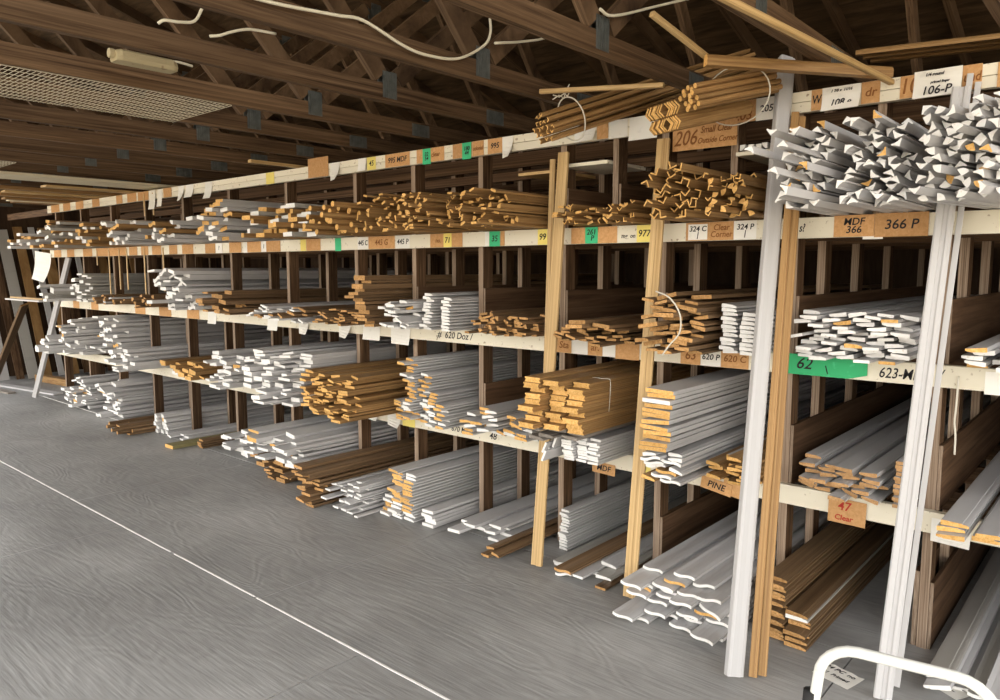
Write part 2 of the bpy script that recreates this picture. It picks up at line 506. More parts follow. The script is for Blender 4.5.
def P_groove(w, t):
    a, h, c = w / 2, t / 2, 0.005
    return [(-a, -h), (-a * 0.4, -h), (-a * 0.36, -h + c * 0.5), (-a * 0.3, -h), (a * 0.3, -h), (a * 0.36, -h + c * 0.5), (a * 0.4, -h), (a, -h), (a, -h + 0.005), (a - c, -h + 0.009), (a - c, h - 0.009), (a, h - 0.005), (a, h), (-a, h), (-a, h - 0.005), (-a + c, h - 0.009), (-a + c, -h + 0.009), (-a, -h + 0.005)]
PROF = {
    'casing': P_casing(0.070, 0.0175), 'wide casing': P_casing(0.092, 0.0185), 'narrow casing': P_casing(0.056, 0.015), 'flat trim': P_rect(0.062, 0.0125), 'board': P_rect(0.098, 0.0185), 'wide board': P_rect(0.142, 0.0185),
    'lath': P_rect(0.034, 0.011), 'crown': P_crown(0.104, 0.016), 'small crown': P_crown(0.06, 0.017), 'corner': P_chevron(0.034, 0.0065), 'small corner': P_chevron(0.022, 0.005), 'dowel': P_round(0.0175),
    'quarter round': P_quarter(0.026), 'cove': P_cove(0.028), 'square': P_rect(0.036, 0.032), 'grooved': P_groove(0.098, 0.026), 'jamb': P_rect(0.112, 0.031), 'brick': P_casing(0.054, 0.036), 'big crown': P_crown(0.135, 0.036),
    'stop': P_rect(0.036, 0.012), 'plank': P_rect(0.15, 0.03),
}
FIN = {'aged': ('aged_pine', 'aged_end'), 'white': ('primed', 'primed_end'), 'whitepine': ('primed', 'pine_end'), 'mdf': ('primed', 'mdf_end'), 'pine': ('pine', 'pine_end'), 'grey': ('grey_primed', 'primed_end'), 'green': ('green_timber', 'pine_end'), 'old': ('grey_timber', 'grey_timber'),
       'fresh': ('fresh_pine', 'fresh_pine')}
WORD = {'aged': 'brown', 'white': 'white', 'whitepine': 'bare-ended white', 'mdf': 'brown-cored white', 'pine': 'pine', 'grey': 'grey', 'green': 'greenish', 'old': 'weathered', 'fresh': 'pale pine'}
NAME = {'casing': 'casing_moulding', 'wide casing': 'wide_casing_moulding', 'narrow casing': 'narrow_casing_moulding', 'flat trim': 'flat_trim_strip', 'board': 'trim_board', 'wide board': 'wide_trim_board', 'lath': 'lath_strip', 'crown': 'crown_moulding',
        'small crown': 'small_crown_moulding', 'corner': 'corner_moulding', 'small corner': 'small_corner_moulding', 'dowel': 'dowel_rod', 'quarter round': 'quarter_round_moulding', 'cove': 'cove_moulding', 'square': 'square_strip', 'grooved': 'grooved_plank',
        'stop': 'stop_strip', 'plank': 'timber_plank', 'jamb': 'jamb_board', 'brick': 'brick_moulding', 'big crown': 'large_crown_moulding'}
PREFIX = {'aged': 'pine_', 'white': 'primed_', 'whitepine': 'primed_', 'mdf': 'primed_', 'grey': 'primed_', 'pine': 'pine_'}
def stick_name(prof, fin):
    return (PREFIX.get(fin, '') if prof in ('casing', 'wide casing', 'narrow casing', 'flat trim', 'board', 'stop', 'jamb') else '') + NAME[prof]

STICK = {}
def stick_mesh(prof, fin, L):
    key = (prof, fin, L)
    if key in STICK:
        return STICK[key]
    pts = PROF[prof]
    n = len(pts)
    V = [(x, 0.0, z) for x, z in pts] + [(x, L, z) for x, z in pts]
    Fc = [(i, (i + 1) % n, n + (i + 1) % n, n + i)[::-1] for i in range(n)]
    # outline runs counter-clockwise seen from the front (-Y)
    Fc = [(i, n + i, n + (i + 1) % n, (i + 1) % n)[::-1] for i in range(n)]
    Fc += [tuple(range(n)), tuple(range(2 * n - 1, n - 1, -1))]
    me = mesh(NAME[prof], V, Fc, list(FIN[fin]), [0] * n + [1, 1])
    STICK[key] = me
    return me

# ------------------------------------------------------------------ laying sticks down: a height profile of every level, each stick dropped on what lies there
DX = 0.0015
X0G = -12.0
NG = int(13.5 / DX)
HGT = {k: np.full(NG, z + 0.002) for k, z in LEV.items()}

def envelope(pts):
    """lower and upper outline of a polygon sampled on the grid step, from its left end"""
    xs = [p[0] for p in pts]
    xa, xb = min(xs), max(xs)
    n = int(math.ceil((xb - xa) / DX)) + 2
    gx = xa - DX / 2 + DX * np.arange(n)
    lo = np.full(n, 1e9)
    hi = np.full(n, -1e9)
    m_ = len(pts)
    for i in range(m_):
        (x0, z0), (x1, z1) = pts[i], pts[(i + 1) % m_]
        if x1 < x0:
            x0, z0, x1, z1 = x1, z1, x0, z0
        a = max(0, int((x0 - gx[0]) / DX) - 1)
        b_ = min(n, int((x1 - gx[0]) / DX) + 3)
        if x1 - x0 < 1e-6:
            zz = np.array([min(z0, z1), max(z0, z1)])
            lo[a:b_] = np.minimum(lo[a:b_], zz[0]); hi[a:b_] = np.maximum(hi[a:b_], zz[1])
        else:
            t = np.clip((gx[a:b_] - x0) / (x1 - x0), -0.0, 1.0)
            z = z0 + (z1 - z0) * t
            lo[a:b_] = np.minimum(lo[a:b_], z); hi[a:b_] = np.maximum(hi[a:b_], z)
    ok = lo < 1e8
    lo[~ok] = 1e9; hi[~ok] = -1e9
    return xa, lo, hi

def rotated(pts, roll):
    c, s = math.cos(roll), math.sin(roll)
    return [(x * c + z * s, -x * s + z * c) for x, z in pts]

GAP = 0.0013
def drop(level, pts, x):
    H = HGT[level]
    xa, lo, hi = envelope(pts)
    i0 = int(round((x + xa - DX / 2 - X0G) / DX))
    seg = H[i0 - 1:i0 + len(lo) + 1]
    need = np.maximum(np.maximum(seg[:-2], seg[1:-1]), seg[2:])
    z = float(np.max(need - lo)) + GAP
    return z, i0, lo, hi

def commit(level, z, i0, hi):
    H = HGT[level]
    H[i0:i0 + len(hi)] = np.maximum(H[i0:i0 + len(hi)], z + hi)

def place(prof, fin, x, y, z, roll, L=None, yaw=0.0):
    L = L or (2.7 if rnd.random() < 0.5 else 3.0)
    o = link(stick_name(prof, fin), stick_mesh(prof, fin, L), None, (x, y, z), (0, roll, yaw))
    o['kind'] = 'thing'
    o['category'] = 'dowel' if prof == 'dowel' else ('plank' if prof in ('grooved', 'board', 'wide board', 'plank') else 'moulding')
    return o

def pick(fin):
    if isinstance(fin, str):
        return fin
    r = rnd.random()
    for k, p in fin:
        r -= p
        if r <= 0:
            return k
    return fin[-1][0]

def kindword(prof):
    return {'casing': 'casing', 'wide casing': 'wide casing', 'narrow casing': 'narrow casing', 'crown': 'crown moulding', 'small crown': 'small crown moulding', 'corner': 'corner moulding', 'small corner': 'small corner moulding', 'dowel': 'round dowel', 'square': 'square strip',
            'grooved': 'grooved plank', 'cove': 'cove moulding', 'stop': 'stop strip', 'plank': 'thick plank', 'lath': 'thin lath', 'jamb': 'jamb board', 'brick': 'thick moulding', 'big crown': 'large crown moulding', 'small crown': 'small crown', 'small corner': 'small corner'}.get(prof, prof)

TOPS = []
def heap(level, prof, fin, x0, x1, y, n, where, tilt=12, yj=0.05, base=0.0, free=False, zmax=9, tries=26, ext=(), yaw=0.0, L=None):
    """sticks thrown into a bay: each lands in the lowest place it can find"""
    got = []
    profs = prof if isinstance(prof, (list, tuple)) else [prof]
    for k in range(n):
        pr = rnd.choice(profs)
        best = None
        for _ in range(tries):
            if free:
                roll = rnd.uniform(-math.pi, math.pi)
            else:
                roll = base + rnd.gauss(0, R(tilt)) + (math.pi if rnd.random() < 0.3 else 0)
            pts = rotated(PROF[pr], roll)
            xa = min(p[0] for p in pts); xb = max(p[0] for p in pts)
            if x1 - x0 < xb - xa:
                continue
            x = rnd.uniform(x0 - xa, x1 - xb)
            x = X0G + DX * round((x + xa - X0G) / DX) - xa
            z, i0, lo, hi = drop(level, pts, x)
            top = z + max(p[1] for p in pts)
            s = z * 0.5 + top * 0.5 + rnd.random() * 0.006
            if best is None or s < best[0]:
                best = (s, z, i0, hi, x, roll, top, pr)
        if best is None or best[6] > zmax:
            continue
        s, z, i0, hi, x, roll, top, pr = best
        commit(level, z, i0, hi)
        yy = y + max(-2.0, min(2.0, rnd.gauss(0, 1))) * yj
        if ext and rnd.random() < ext[0]:
            yy = y - rnd.uniform(*ext[1:])
        f = pick(fin)
        px0 = (x0 + x1) / 2
        d = x - px0
        a = yy - y
        o = place(pr, f, px0 + d * math.cos(yaw) - a * math.sin(yaw), y + d * math.sin(yaw) + a * math.cos(yaw), z, roll, L, yaw)
        got.append((o, x, yy, top, f, pr))
    if not got:
        return
    TOPS.append((level, x0, x1, max(g[3] for g in got)))
    # who can be told apart: the highest, the one standing out furthest and the outermost ones; the others of one look share their label
    named = {}
    for key, words_ in ((lambda g: -g[3], 'topmost in'), (lambda g: g[2], 'jutting furthest from'), (lambda g: g[1], 'leftmost in'), (lambda g: -g[1], 'rightmost in')):
        g = sorted([q for q in got if q[0].name not in named], key=key)
        if g and len(named) < len(got) - 1:
            named[g[0][0].name] = words_
    for g in got:
        o, f, pr = g[0], g[4], g[5]
        w = named.get(o.name)
        if w:
            o['label'] = '%s %s, %s %s' % (WORD[f], kindword(pr), w, where)
        else:
            o['label'] = '%s %s amid %s' % (WORD[f], kindword(pr), where)
        o['group'] = 'lengths in %s' % where

COLN = {1: [''], 2: ['left pile of ', 'right pile of '], 3: ['left pile of ', 'middle pile of ', 'right pile of '], 4: ['first pile of ', 'second pile of ', 'third pile of ', 'last pile of '], 5: ['first pile of ', 'second pile of ', 'third pile of ', 'fourth pile of ', 'last pile of ']}
def stack(level, prof, fin, x0, x1, y, counts, where, roll=0.8, yj=0.02, flip=0.0):
    """neat piles side by side, one stick on another"""
    n = len(counts)
    w = max(p[0] for p in PROF[prof]) - min(p[0] for p in PROF[prof])
    top_all = 0
    for c, cnt in enumerate(counts):
        xc = x0 + w / 2 + 0.004 + (x1 - x0 - w - 0.008) * (c / (n - 1) if n > 1 else 0.5)
        slack = max(0.0, ((x1 - x0 - n * w) / max(n, 1)) / 2 - 0.003)
        col = []
        yc = y + rnd.uniform(-1, 1) * yj
        f_last = None
        for k in range(cnt):
            rl = R(rnd.gauss(0, roll)) + (math.pi if rnd.random() < flip else 0)
            pts = rotated(PROF[prof], rl)
            xa = min(p[0] for p in pts)
            x = xc + rnd.uniform(-1, 1) * min(slack, 0.006)
            x = X0G + DX * round((x + xa - X0G) / DX) - xa
            z, i0, lo, hi = drop(level, pts, x)
            commit(level, z, i0, hi)
            if f_last is None or rnd.random() < 0.5:
                f_last = pick(fin)
            o = place(prof, f_last, x, yc + rnd.gauss(0, 1) * yj * 0.5, z, rl)
            col.append((o, f_last))
            top_all = max(top_all, z)
        for k, (o, f) in enumerate(reversed(col)):
            o['label'] = '%s %s, %s in %s%s' % (WORD[f], kindword(prof), ORD[min(k, 26)], COLN[n][c], where)
            o['group'] = 'lengths in %s' % where
    TOPS.append((level, x0, x1, top_all))

WP = (('white', 0.7), ('whitepine', 0.3))
WP2 = (('white', 0.4), ('whitepine', 0.6))
# --- floor level, from the near end
heap('F', ['crown', 'wide casing'], (('white', 0.8), ('grey', 0.2)), -0.57, -0.06, 3.12, 14, 'the floor heap beside the tube cart', tilt=14, yj=0.06)
stack('F', 'wide casing', (('aged', 0.9), ('grey', 0.1)), -1.185, -0.985, 3.12, [14, 8], 'the brown floor piles', yj=0.04)
heap('F', 'crown', (('white', 0.93), ('whitepine', 0.07)), -1.765, -1.275, 2.95, 36, 'the wavy white floor heap', tilt=11, yj=0.08, base=R(11))
stack('F', 'narrow casing', (('white', 1.0),), -2.475, -2.395, 3.36, [14], 'the thin white floor pile', roll=2)
heap('F', ['crown', 'wide casing', 'flat trim'], (('grey', 0.6), ('white', 0.3), ('aged', 0.1)), -2.34, -1.935, 3.08, 9, 'the low floor heap between pine leaners', tilt=14, yj=0.1)
heap('F', 'narrow casing', 'aged', -2.72, -2.575, 2.95, 4, 'the low brown sticks left of the pine leaners', tilt=8, yj=0.04)
heap('F', ['board', 'wide casing'], (('white', 1.0),), -3.09, -2.73, 3.17, 12, 'the low white floor heap under the split fan', tilt=6, yj=0.06)
stack('F', 'board', 'white', -3.38, -3.19, 3.1, [5], 'the low white floor pile', roll=1.5)
stack('F', 'wide casing', (('white', 0.6), ('whitepine', 0.4)), -3.715, -3.405, 3.08, [6, 16, 15], 'the stepped floor piles', roll=1.2, yj=0.03)
heap('F', ['flat trim', 'narrow casing'], 'white', -4.08, -3.8, 2.98, 36, 'the white floor heap beside the stepped piles', tilt=7, yj=0.06)
heap('F', ['wide casing', 'board'], 'aged', -4.34, -4.1, 2.84, 22, 'the brown floor heap under the pine heap', tilt=6, yj=0.06)
heap('F', ['wide casing', 'jamb'], 'aged', -5.21, -4.45, 3.10, 30, 'the low brown layer under the far white heap', tilt=6, yj=0.08)
heap('F', ['casing', 'wide board', 'jamb'], (('white', 0.85), ('whitepine', 0.15)), -5.19, -4.45, 3.0, 44, 'the white floor heap on the brown layer', tilt=7, yj=0.09)
heap('F', ['wide board', 'jamb'], (('white', 0.9), ('aged', 0.1)), -6.08, -5.645, 3.25, 16, 'the floor heap beside the greenish plank', tilt=8, yj=0.09)
heap('F', 'plank', 'green', -6.62, -6.42, 2.97, 1, 'the open floor beside four brown strips', tilt=4)
stack('F', 'casing', 'aged', -6.36, -6.24, 3.16, [4], 'the four strips beside the greenish plank', roll=2)
heap('F', ['board', 'casing'], 'white', -6.93, -6.64, 3.2, 6, 'the few white lengths left of the greenish plank', tilt=6, yj=0.06)
stack('F', 'brick', WP, -7.26, -7.05, 3.2, [5, 5, 4], 'the small cream floor piles', roll=2, yj=0.03)
heap('F', ['casing', 'dowel'], 'aged', -7.75, -7.29, 2.98, 22, 'the low brown sticks on the far floor', tilt=10, yj=0.1)
heap('F', ['wide board', 'jamb', 'big crown'], (('white', 0.88), ('whitepine', 0.12)), -8.59, -8.167, 3.22, 28, 'the far floor heap behind the brown sticks', tilt=12, yj=0.07)
heap('F', ['wide board', 'jamb', 'brick'], (('white', 0.88), ('whitepine', 0.12)), -9.44, -9.017, 3.25, 31, 'the farthest tall floor heap', tilt=12, yj=0.08)
heap('F', ['jamb'], WP, -9.85, -9.55, 3.3, 10, 'the floor heap beside the white leaning pole', tilt=12, yj=0.05)
# --- first shelf
heap('A', 'wide casing', (('whitepine', 0.7), ('grey', 0.3)), -0.56, -0.06, 3.12, 9, 'the near end of the first shelf', tilt=10, yj=0.05)
stack('A', 'narrow casing', 'mdf', -0.762, -0.695, 3.36, [12], 'the upright brown-cored pile', roll=2)
heap('A', 'casing', 'mdf', -1.175, -0.785, 3.37, 28, 'the shelf heap above the 47 card', tilt=10, yj=0.05)
heap('A', ['casing', 'crown'], (('white', 0.5), ('pine', 0.5)), -1.77, -1.56, 3.06, 13, 'the wedge left of the tilted card', tilt=16, yj=0.03)
stack('A', 'wide board', (('white', 0.55), ('whitepine', 0.45)), -1.77, -1.575, 2.98, [12], 'the wide white pile', roll=2.0, yj=0.05)
heap('A', ['casing', 'flat trim'], (('pine', 0.85), ('whitepine', 0.15)), -1.54, -1.285, 3.26, 16, 'the loose sticks above the tilted card', tilt=12, yj=0.05)
heap('A', 'flat trim', 'white', -2.352, -2.272, 3.02, 4, 'the steep white flats', tilt=2, yj=0.02, base=R(-66))
stack('A', 'flat trim', 'white', -2.262, -2.045, 3.1, [10, 10, 9], 'the white flat piles', roll=1.2)
heap('A', 'wide casing', 'old', -2.36, -2.03, 2.97, 7, 'the layer under the bound grooved planks', tilt=4, yj=0.04)
stack('A', 'grooved', 'pine', -2.352, -2.03, 2.9, [9, 9, 9], 'the bound grooved planks', roll=0.4, yj=0.05)
zr = float(HGT['A'][int((-2.08 - X0G) / DX)]) + 0.004
stack('A', 'casing', WP2, -3.72, -3.235, 3.22, [7, 22, 17, 11, 8], 'the tall stepped stack', roll=1.6, yj=0.05)
heap('A', ['casing', 'wide casing'], WP2, -3.09, -2.58, 3.24, 34, 'the low fan right of the stepped stack', tilt=12, yj=0.08)
heap('A', ['casing', 'board', 'flat trim', 'wide casing'], 'pine', -4.34, -3.8, 2.93, 76, 'the golden pine heap', tilt=15, yj=0.05)
heap('A', ['wide board', 'jamb', 'casing'], (('white', 1.0),), -5.22, -4.43, 3.02, 74, 'the white heap left of the golden heap', tilt=11, yj=0.08)
heap('A', ['casing', 'jamb'], (('white', 0.88), ('whitepine', 0.12)), -6.1, -5.642, 3.18, 33, 'the cream-ended heap left of the white heap', tilt=10, yj=0.07)
heap('A', ['jamb', 'wide casing'], (('pine', 0.9), ('white', 0.1)), -6.95, -6.2, 3.2, 22, 'the brown far lengths on the first shelf', tilt=6, yj=0.06)
heap('A', ['wide board', 'jamb'], (('white', 1.0),), -7.76, -7.348, 3.05, 14, 'the low white far lengths on the first shelf', tilt=6, yj=0.06)
heap('A', ['wide board', 'jamb', 'big crown'], (('white', 0.88), ('whitepine', 0.12)), -8.6, -8.171, 3.25, 40, 'the tall far heap on the first shelf', tilt=12, yj=0.07, zmax=1.09)
heap('A', ['wide board', 'jamb', 'brick'], (('white', 0.88), ('whitepine', 0.12)), -9.45, -9.015, 3.16, 40, 'the farthest first-shelf heap but one', tilt=12, yj=0.08, zmax=1.09)
heap('A', ['jamb'], (('white', 1.0),), -9.92, -9.55, 3.05, 12, 'the far end of the first shelf', tilt=12, yj=0.06)
# --- second shelf
heap('B', 'casing', WP2, -0.565, -0.06, 3.28, 22, 'the near end of the second shelf', tilt=10, yj=0.05)
heap('B', ['flat trim', 'casing'], (('white', 0.92), ('whitepine', 0.08)), -1.165, -0.685, 3.28, 56, 'the white heap over the green board', tilt=10, yj=0.045, zmax=1.45)
stack('B', 'casing', 'white', -1.465, -1.295, 3.18, [12, 10], 'the square double pile', roll=1.5, yj=0.02)
heap('B', ['casing', 'board', 'flat trim'], 'aged', -1.775, -1.49, 3.05, 36, 'the string-tied pine heap', tilt=20, yj=0.06, zmax=1.5)
heap('B', ['flat trim', 'narrow casing'], 'aged', -2.38, -1.945, 3.2, 28, 'the low brown lengths between the pine leaners', tilt=16, yj=0.08, zmax=1.34)
heap('B', 'board', 'aged', -2.18, -1.95, 2.98, 3, 'the top of the low brown lengths', tilt=5, yj=0.08)
heap('B', ['stop', 'flat trim', 'quarter round'], 'aged', -3.08, -2.57, 3.25, 52, 'the brown heap right of the 620 writing', tilt=28, yj=0.06, zmax=1.36)
stack('B', 'casing', 'white', -3.44, -3.2, 3.22, [12, 11], 'the pair above 620', roll=1.6, yj=0.03)
heap('B', ['casing', 'flat trim'], WP, -3.72, -3.46, 3.1, 24, 'the tumbled white heap', tilt=34, yj=0.06)
heap('B', ['flat trim', 'stop'], 'aged', -4.34, -3.97, 3.1, 36, 'the small brown heap above the hanging papers', tilt=18, yj=0.06, zmax=1.36)
heap('B', ['board', 'jamb'], 'aged', -3.955, -3.8, 3.08, 14, 'the brown box-like pile', tilt=5, yj=0.05, zmax=1.58)
heap('B', ['wide casing', 'flat trim'], (('white', 0.7), ('aged', 0.3)), -5.21, -4.43, 3.08, 40, 'the low mixed heap on the second shelf', tilt=18, yj=0.10, zmax=1.36)
heap('B', ['wide casing', 'jamb'], 'aged', -6.09, -5.638, 3.14, 22, 'the far brown heap on the second shelf', tilt=9, yj=0.08, zmax=1.42)
heap('B', ['big crown', 'jamb', 'wide board'], (('white', 1.0),), -6.94, -6.499, 3.16, 37, 'the far tall white heap', tilt=18, yj=0.08, zmax=1.60)
heap('B', ['brick', 'stop', 'quarter round'], 'aged', -7.75, -7.344, 3.24, 21, 'the far low brown sticks on the second shelf', tilt=20, yj=0.06, zmax=1.35)
heap('B', ['brick', 'small crown'], (('aged', 0.8), ('white', 0.2)), -8.6, -8.171, 3.24, 17, 'the far low mixed sticks on the second shelf', tilt=20, yj=0.06, zmax=1.35)
heap('B', ['wide board', 'jamb'], (('grey', 1.0),), -9.44, -9.022, 3.3, 27, 'the grey far boards on the second shelf', tilt=3, yj=0.06, zmax=1.6)
heap('B', ['jamb'], (('grey', 0.6), ('white', 0.4)), -9.78, -9.55, 3.1, 6, 'the far end of the second shelf', tilt=8, yj=0.06)
# --- third shelf
heap('C', ['cove', 'quarter round'], (('white', 0.92), ('whitepine', 0.08)), -0.635, -0.255, 2.84, 130, 'the white heap at the third shelf end', free=True, yj=0.06, zmax=2.14, yaw=R(-11), L=1.0)
heap('C', 'cove', (('white', 0.92), ('whitepine', 0.08)), -0.872, -0.675, 2.94, 80, 'the white heap right of the 366 P card', free=True, yj=0.08, zmax=2.14)
heap('C', 'cove', (('white', 0.78), ('whitepine', 0.22)), -1.1, -0.926, 2.92, 72, 'the white heap above the 366 P card', free=True, yj=0.06, zmax=2.14, ext=(0.16, 0.12, 0.4))
heap('C', ['small corner', 'quarter round'], 'pine', -1.505, -1.318, 3.14, 42, 'the fine pine heap left of the tall leaner', free=True, yj=0.05, zmax=2.01)
heap('C', 'corner', 'pine', -1.785, -1.56, 3.12, 46, 'the pine corner heap under the 206 sign', free=True, yj=0.06, zmax=2.07, ext=(0.06, 0.05, 0.2))
heap('C', ['small corner', 'stop'], 'pine', -2.155, -1.95, 3.24, 26, 'the low pine sticks left of the corner heap', free=True, yj=0.05, zmax=1.94)
heap('C', ['stop', 'small corner'], 'pine', -2.385, -2.215, 3.2, 20, 'the low pine sticks right of the far leaners', free=True, yj=0.06, zmax=1.94)
heap('C', ['quarter round', 'stop', 'small corner', 'lath'], 'pine', -3.1, -2.605, 3.03, 108, 'the golden heap left of the far leaners', free=True, yj=0.12, zmax=2.03)
heap('C', ['quarter round', 'lath', 'stop'], 'pine', -3.71, -3.2, 3.04, 120, 'the golden heap right of the round dowels', free=True, yj=0.10, zmax=2.14)
heap('C', 'dowel', 'pine', -4.3, -3.82, 2.98, 50, 'the round dowels on the third shelf', free=True, yj=0.10, zmax=2.08)
heap('C', ['square', 'jamb'], (('pine', 0.65), ('grey', 0.35)), -5.2, -4.45, 3.12, 50, 'the square strips left of the round dowels', tilt=4, yj=0.10, zmax=2.06)
heap('C', ['big crown', 'jamb'], (('whitepine', 0.45), ('white', 0.4), ('pine', 0.15)), -6.09, -5.638, 3.1, 31, 'the far white stack on the third shelf', tilt=10, yj=0.10, zmax=2.16)
heap('C', ['big crown', 'brick'], (('white', 0.9), ('pine', 0.1)), -6.93, -6.507, 3.12, 22, 'the far low white heap on the third shelf', tilt=14, yj=0.07, zmax=2.02)
heap('C', ['big crown', 'brick'], (('pine', 0.4), ('white', 0.6)), -7.75, -7.35, 3.1, 22, 'the far mixed heap on the third shelf', tilt=14, yj=0.07, zmax=2.08)
heap('C', ['jamb', 'brick'], (('pine', 0.5), ('grey', 0.5)), -8.59, -8.167, 3.06, 22, 'the far brown heap on the third shelf', tilt=8, yj=0.06, zmax=2.06)
heap('C', ['big crown', 'jamb'], (('grey', 0.7), ('pine', 0.3)), -9.45, -9.015, 3.02, 24, 'the farthest grey stack on the third shelf', tilt=8, yj=0.06, zmax=2.14)
heap('C', ['jamb'], (('white', 0.6), ('pine', 0.4)), -10.2, -9.55, 2.95, 20, 'the far end of the third shelf', tilt=9, yj=0.06, zmax=2.0)
o = place('lath', 'white', -3.762, 2.90, 0.0085, 0.0, 0.5)
o['label'] = 'thin white lath lying alone on the floor left of the stepped piles'
# tiny sticks on the half shelf
for k in range(5):
    o = place('quarter round', 'white', -1.49 + 0.036 * k, 3.42 + 0.01 * (k % 3), 2.158, R(rnd.choice([0, 90, 180])), 0.32)
    o['label'] = 'short white quarter round, %s from left on the half shelf under the 205 S paper' % NTH[k]
    o['group'] = 'short lengths on the half shelf'

# ------------------------------------------------------------------ sticks that lean against the rack
def leaner(prof, fin, p, q, label, spin=0.0, cat='moulding', name=None):
    """a stick from p on the floor to q against a rail; spin turns it about its length"""
    p, q = Vector(p), Vector(q)
    a = (q - p)
    L = a.length
    me = stick_mesh(prof, fin, round(L, 3))
    o = link(name or NAME[prof], me)
    a.normalize()
    front = Vector((0, -1, 0))
    zax = (front - a * front.dot(a)).normalized()      # the stick's face looks out of the rack
    xax = a.cross(zax).normalized()
    M = Matrix((xax, a, zax)).transposed().to_4x4() @ Matrix.Rotation(spin, 4, 'Y')
    M.translation = p
    o.matrix_world = M
    tag(o, label, cat)
    return o
PROF['leaner casing'] = P_casing(0.074, 0.032); NAME['leaner casing'] = 'leaning_casing'
PROF['leaner strip'] = P_casing(0.030, 0.016); NAME['leaner strip'] = 'leaning_strip'
PROF['leaner post'] = P_groove(0.030, 0.020); NAME['leaner post'] = 'leaning_moulding'
PROF['slim'] = P_casing(0.027, 0.016); NAME['slim'] = 'leaning_moulding'
PROF['slim lath'] = P_rect(0.021, 0.009); NAME['slim lath'] = 'leaning_lath'
PROF['pole'] = P_rect(0.055, 0.04); NAME['pole'] = 'leaning_pole'
PROF['deep board'] = P_rect(0.14, 0.03); NAME['deep board'] = 'leaning_board'
TP, TQ = (-1.122, 2.675, 0.02), (-1.287, 3.400, 2.52)
leaner('leaner casing', 'white', TP, TQ, 'tall wide white casing leaning on the rack left of the 108 paper', R(48))
SIDE3 = ('nearest the', 'second from the', 'farthest from the')
for k, (dx, dy) in enumerate(((0.050, 0.055), (0.074, 0.088), (0.060, 0.125))):
    p = (TP[0] + dx, TP[1] + dy, 0.012); q = (TQ[0] + dx + 0.012, 3.350 + 0.014 * k, 2.27 - 0.02 * k)
    leaner('leaner strip', 'pine', p, q, 'bare pine strip leaning %s tall white casing' % SIDE3[k], R(6))
for k, dx in enumerate((0.0, 0.034)):
    leaner('leaner post', 'fresh', (-2.405 + dx, 3.035, 0.015), (-2.492 + dx, 3.365, 2.225), 'golden pine moulding leaning under the end of the far tied bundle, %s' % ('left of two', 'right of two')[k], R(12))
leaner('leaner strip', 'fresh', (-2.445, 3.14, 0.012), (-2.566, 3.386, 2.2), 'thin pine strip leaning left of the far pair of pine mouldings', R(10))
for k, dx in enumerate((0.0, 0.034)):
    leaner('leaner post', 'fresh', (-1.825 + dx, 3.025, 0.015), (-1.885 + dx, 3.365, 2.23), 'golden pine moulding leaning under the arrow-ended bundle, %s' % ('left of two', 'right of two')[k], R(12))
PROF['fluted'] = [(-0.031, -0.011), (0.031, -0.011), (0.031, 0.004), (0.022, 0.011), (0.012, 0.011), (0.007, 0.004), (-0.004, 0.004), (-0.008, 0.011), (-0.026, 0.011), (-0.031, 0.006)]
NAME['fluted'] = 'leaning_moulding'
leaner('fluted', 'white', (-0.650, 2.90, 0.012), (-0.604, 3.350, 2.28), 'slender fluted white moulding leaning at the near right post', R(14))
for k, (xa, xb, zb) in enumerate(((-0.660, -0.585, 2.335), (-0.632, -0.557, 2.30), (-0.686, -0.618, 2.27))):
    leaner('slim lath', 'white', (xa, 3.03, 0.01), (xb, 3.394, zb), 'thin white lath leaning behind the slender white moulding, %s of three' % ('middle', 'right', 'left')[k], R(8), name='leaning_lath')
leaner('pole', 'white', (-10.14, 3.03, 0.04), (-9.76, 3.372, 1.72), 'white pole leaning on the far end of the rack', R(30), 'pole')
leaner('deep board', 'aged', (-11.95, 3.08, 0.04), (-11.2, 3.30, 1.12), 'brown board leaning steeply left of the white leaning pole', R(-55), 'board')
for k, (dz, dy) in enumerate(((0.0, 0.0), (0.024, 0.04), (0.0, 0.1))):
    v, f = beam_vf((-11.25 + 0.06 * k, 3.13 + dy, 1.20 + dz), (-10.35, 3.24 + dy, 1.19 + dz), 0.07, 0.018)
    tag(link('loose_board', mesh('loose_board', v, f, ['primed' if k != 1 else 'fresh_pine'])), 'short board laid level atop the steep brown leaning board, %s of three' % ('front', 'upper', 'rear')[k], 'board')

# ------------------------------------------------------------------ bundles lying along the top rail
def bundle(p, q, prof, fin, offs, where, jit=0.02, L=None):
    """parallel sticks from p to q packed side by side; offs: cross-section places and turns"""
    p, q = Vector(p), Vector(q)
    a = (q - p).normalized()
    s = a.cross(Vector((0, 0, 1))).normalized()
    u = s.cross(a).normalized()
    Ln = round((q - p).length, 3)
    for k, (i, j, roll) in enumerate(offs):
        pr = prof if isinstance(prof, str) else prof[k]
        me = stick_mesh(pr, fin, Ln)
        o = link(NAME[pr], me)
        M = Matrix((s, a, u)).transposed().to_4x4() @ Matrix.Rotation(roll, 4, 'Y')
        M.translation = p + s * i + u * j + a * rnd.uniform(0, jit)
        o.matrix_world = M
        o['kind'] = 'thing'; o['category'] = 'moulding'
        yield o, i, j
def hexes(rad, pitch, flat=1.0):
    out = []
    n = int(rad / pitch) + 2
    for r_ in range(-n, n + 1):
        for c_ in range(-n, n + 1):
            x = pitch * (c_ + 0.5 * (r_ % 2)); z = pitch * 0.866 * r_
            if x * x + (z / flat) ** 2 <= rad * rad:
                out.append((x, z, rnd.uniform(-3.1, 3.1)))
    return out
D1P = Vector((-2.237, 2.85, 2.252))
D1Q = D1P + Vector((0.30, 0.93, 0.345)) * 1.42
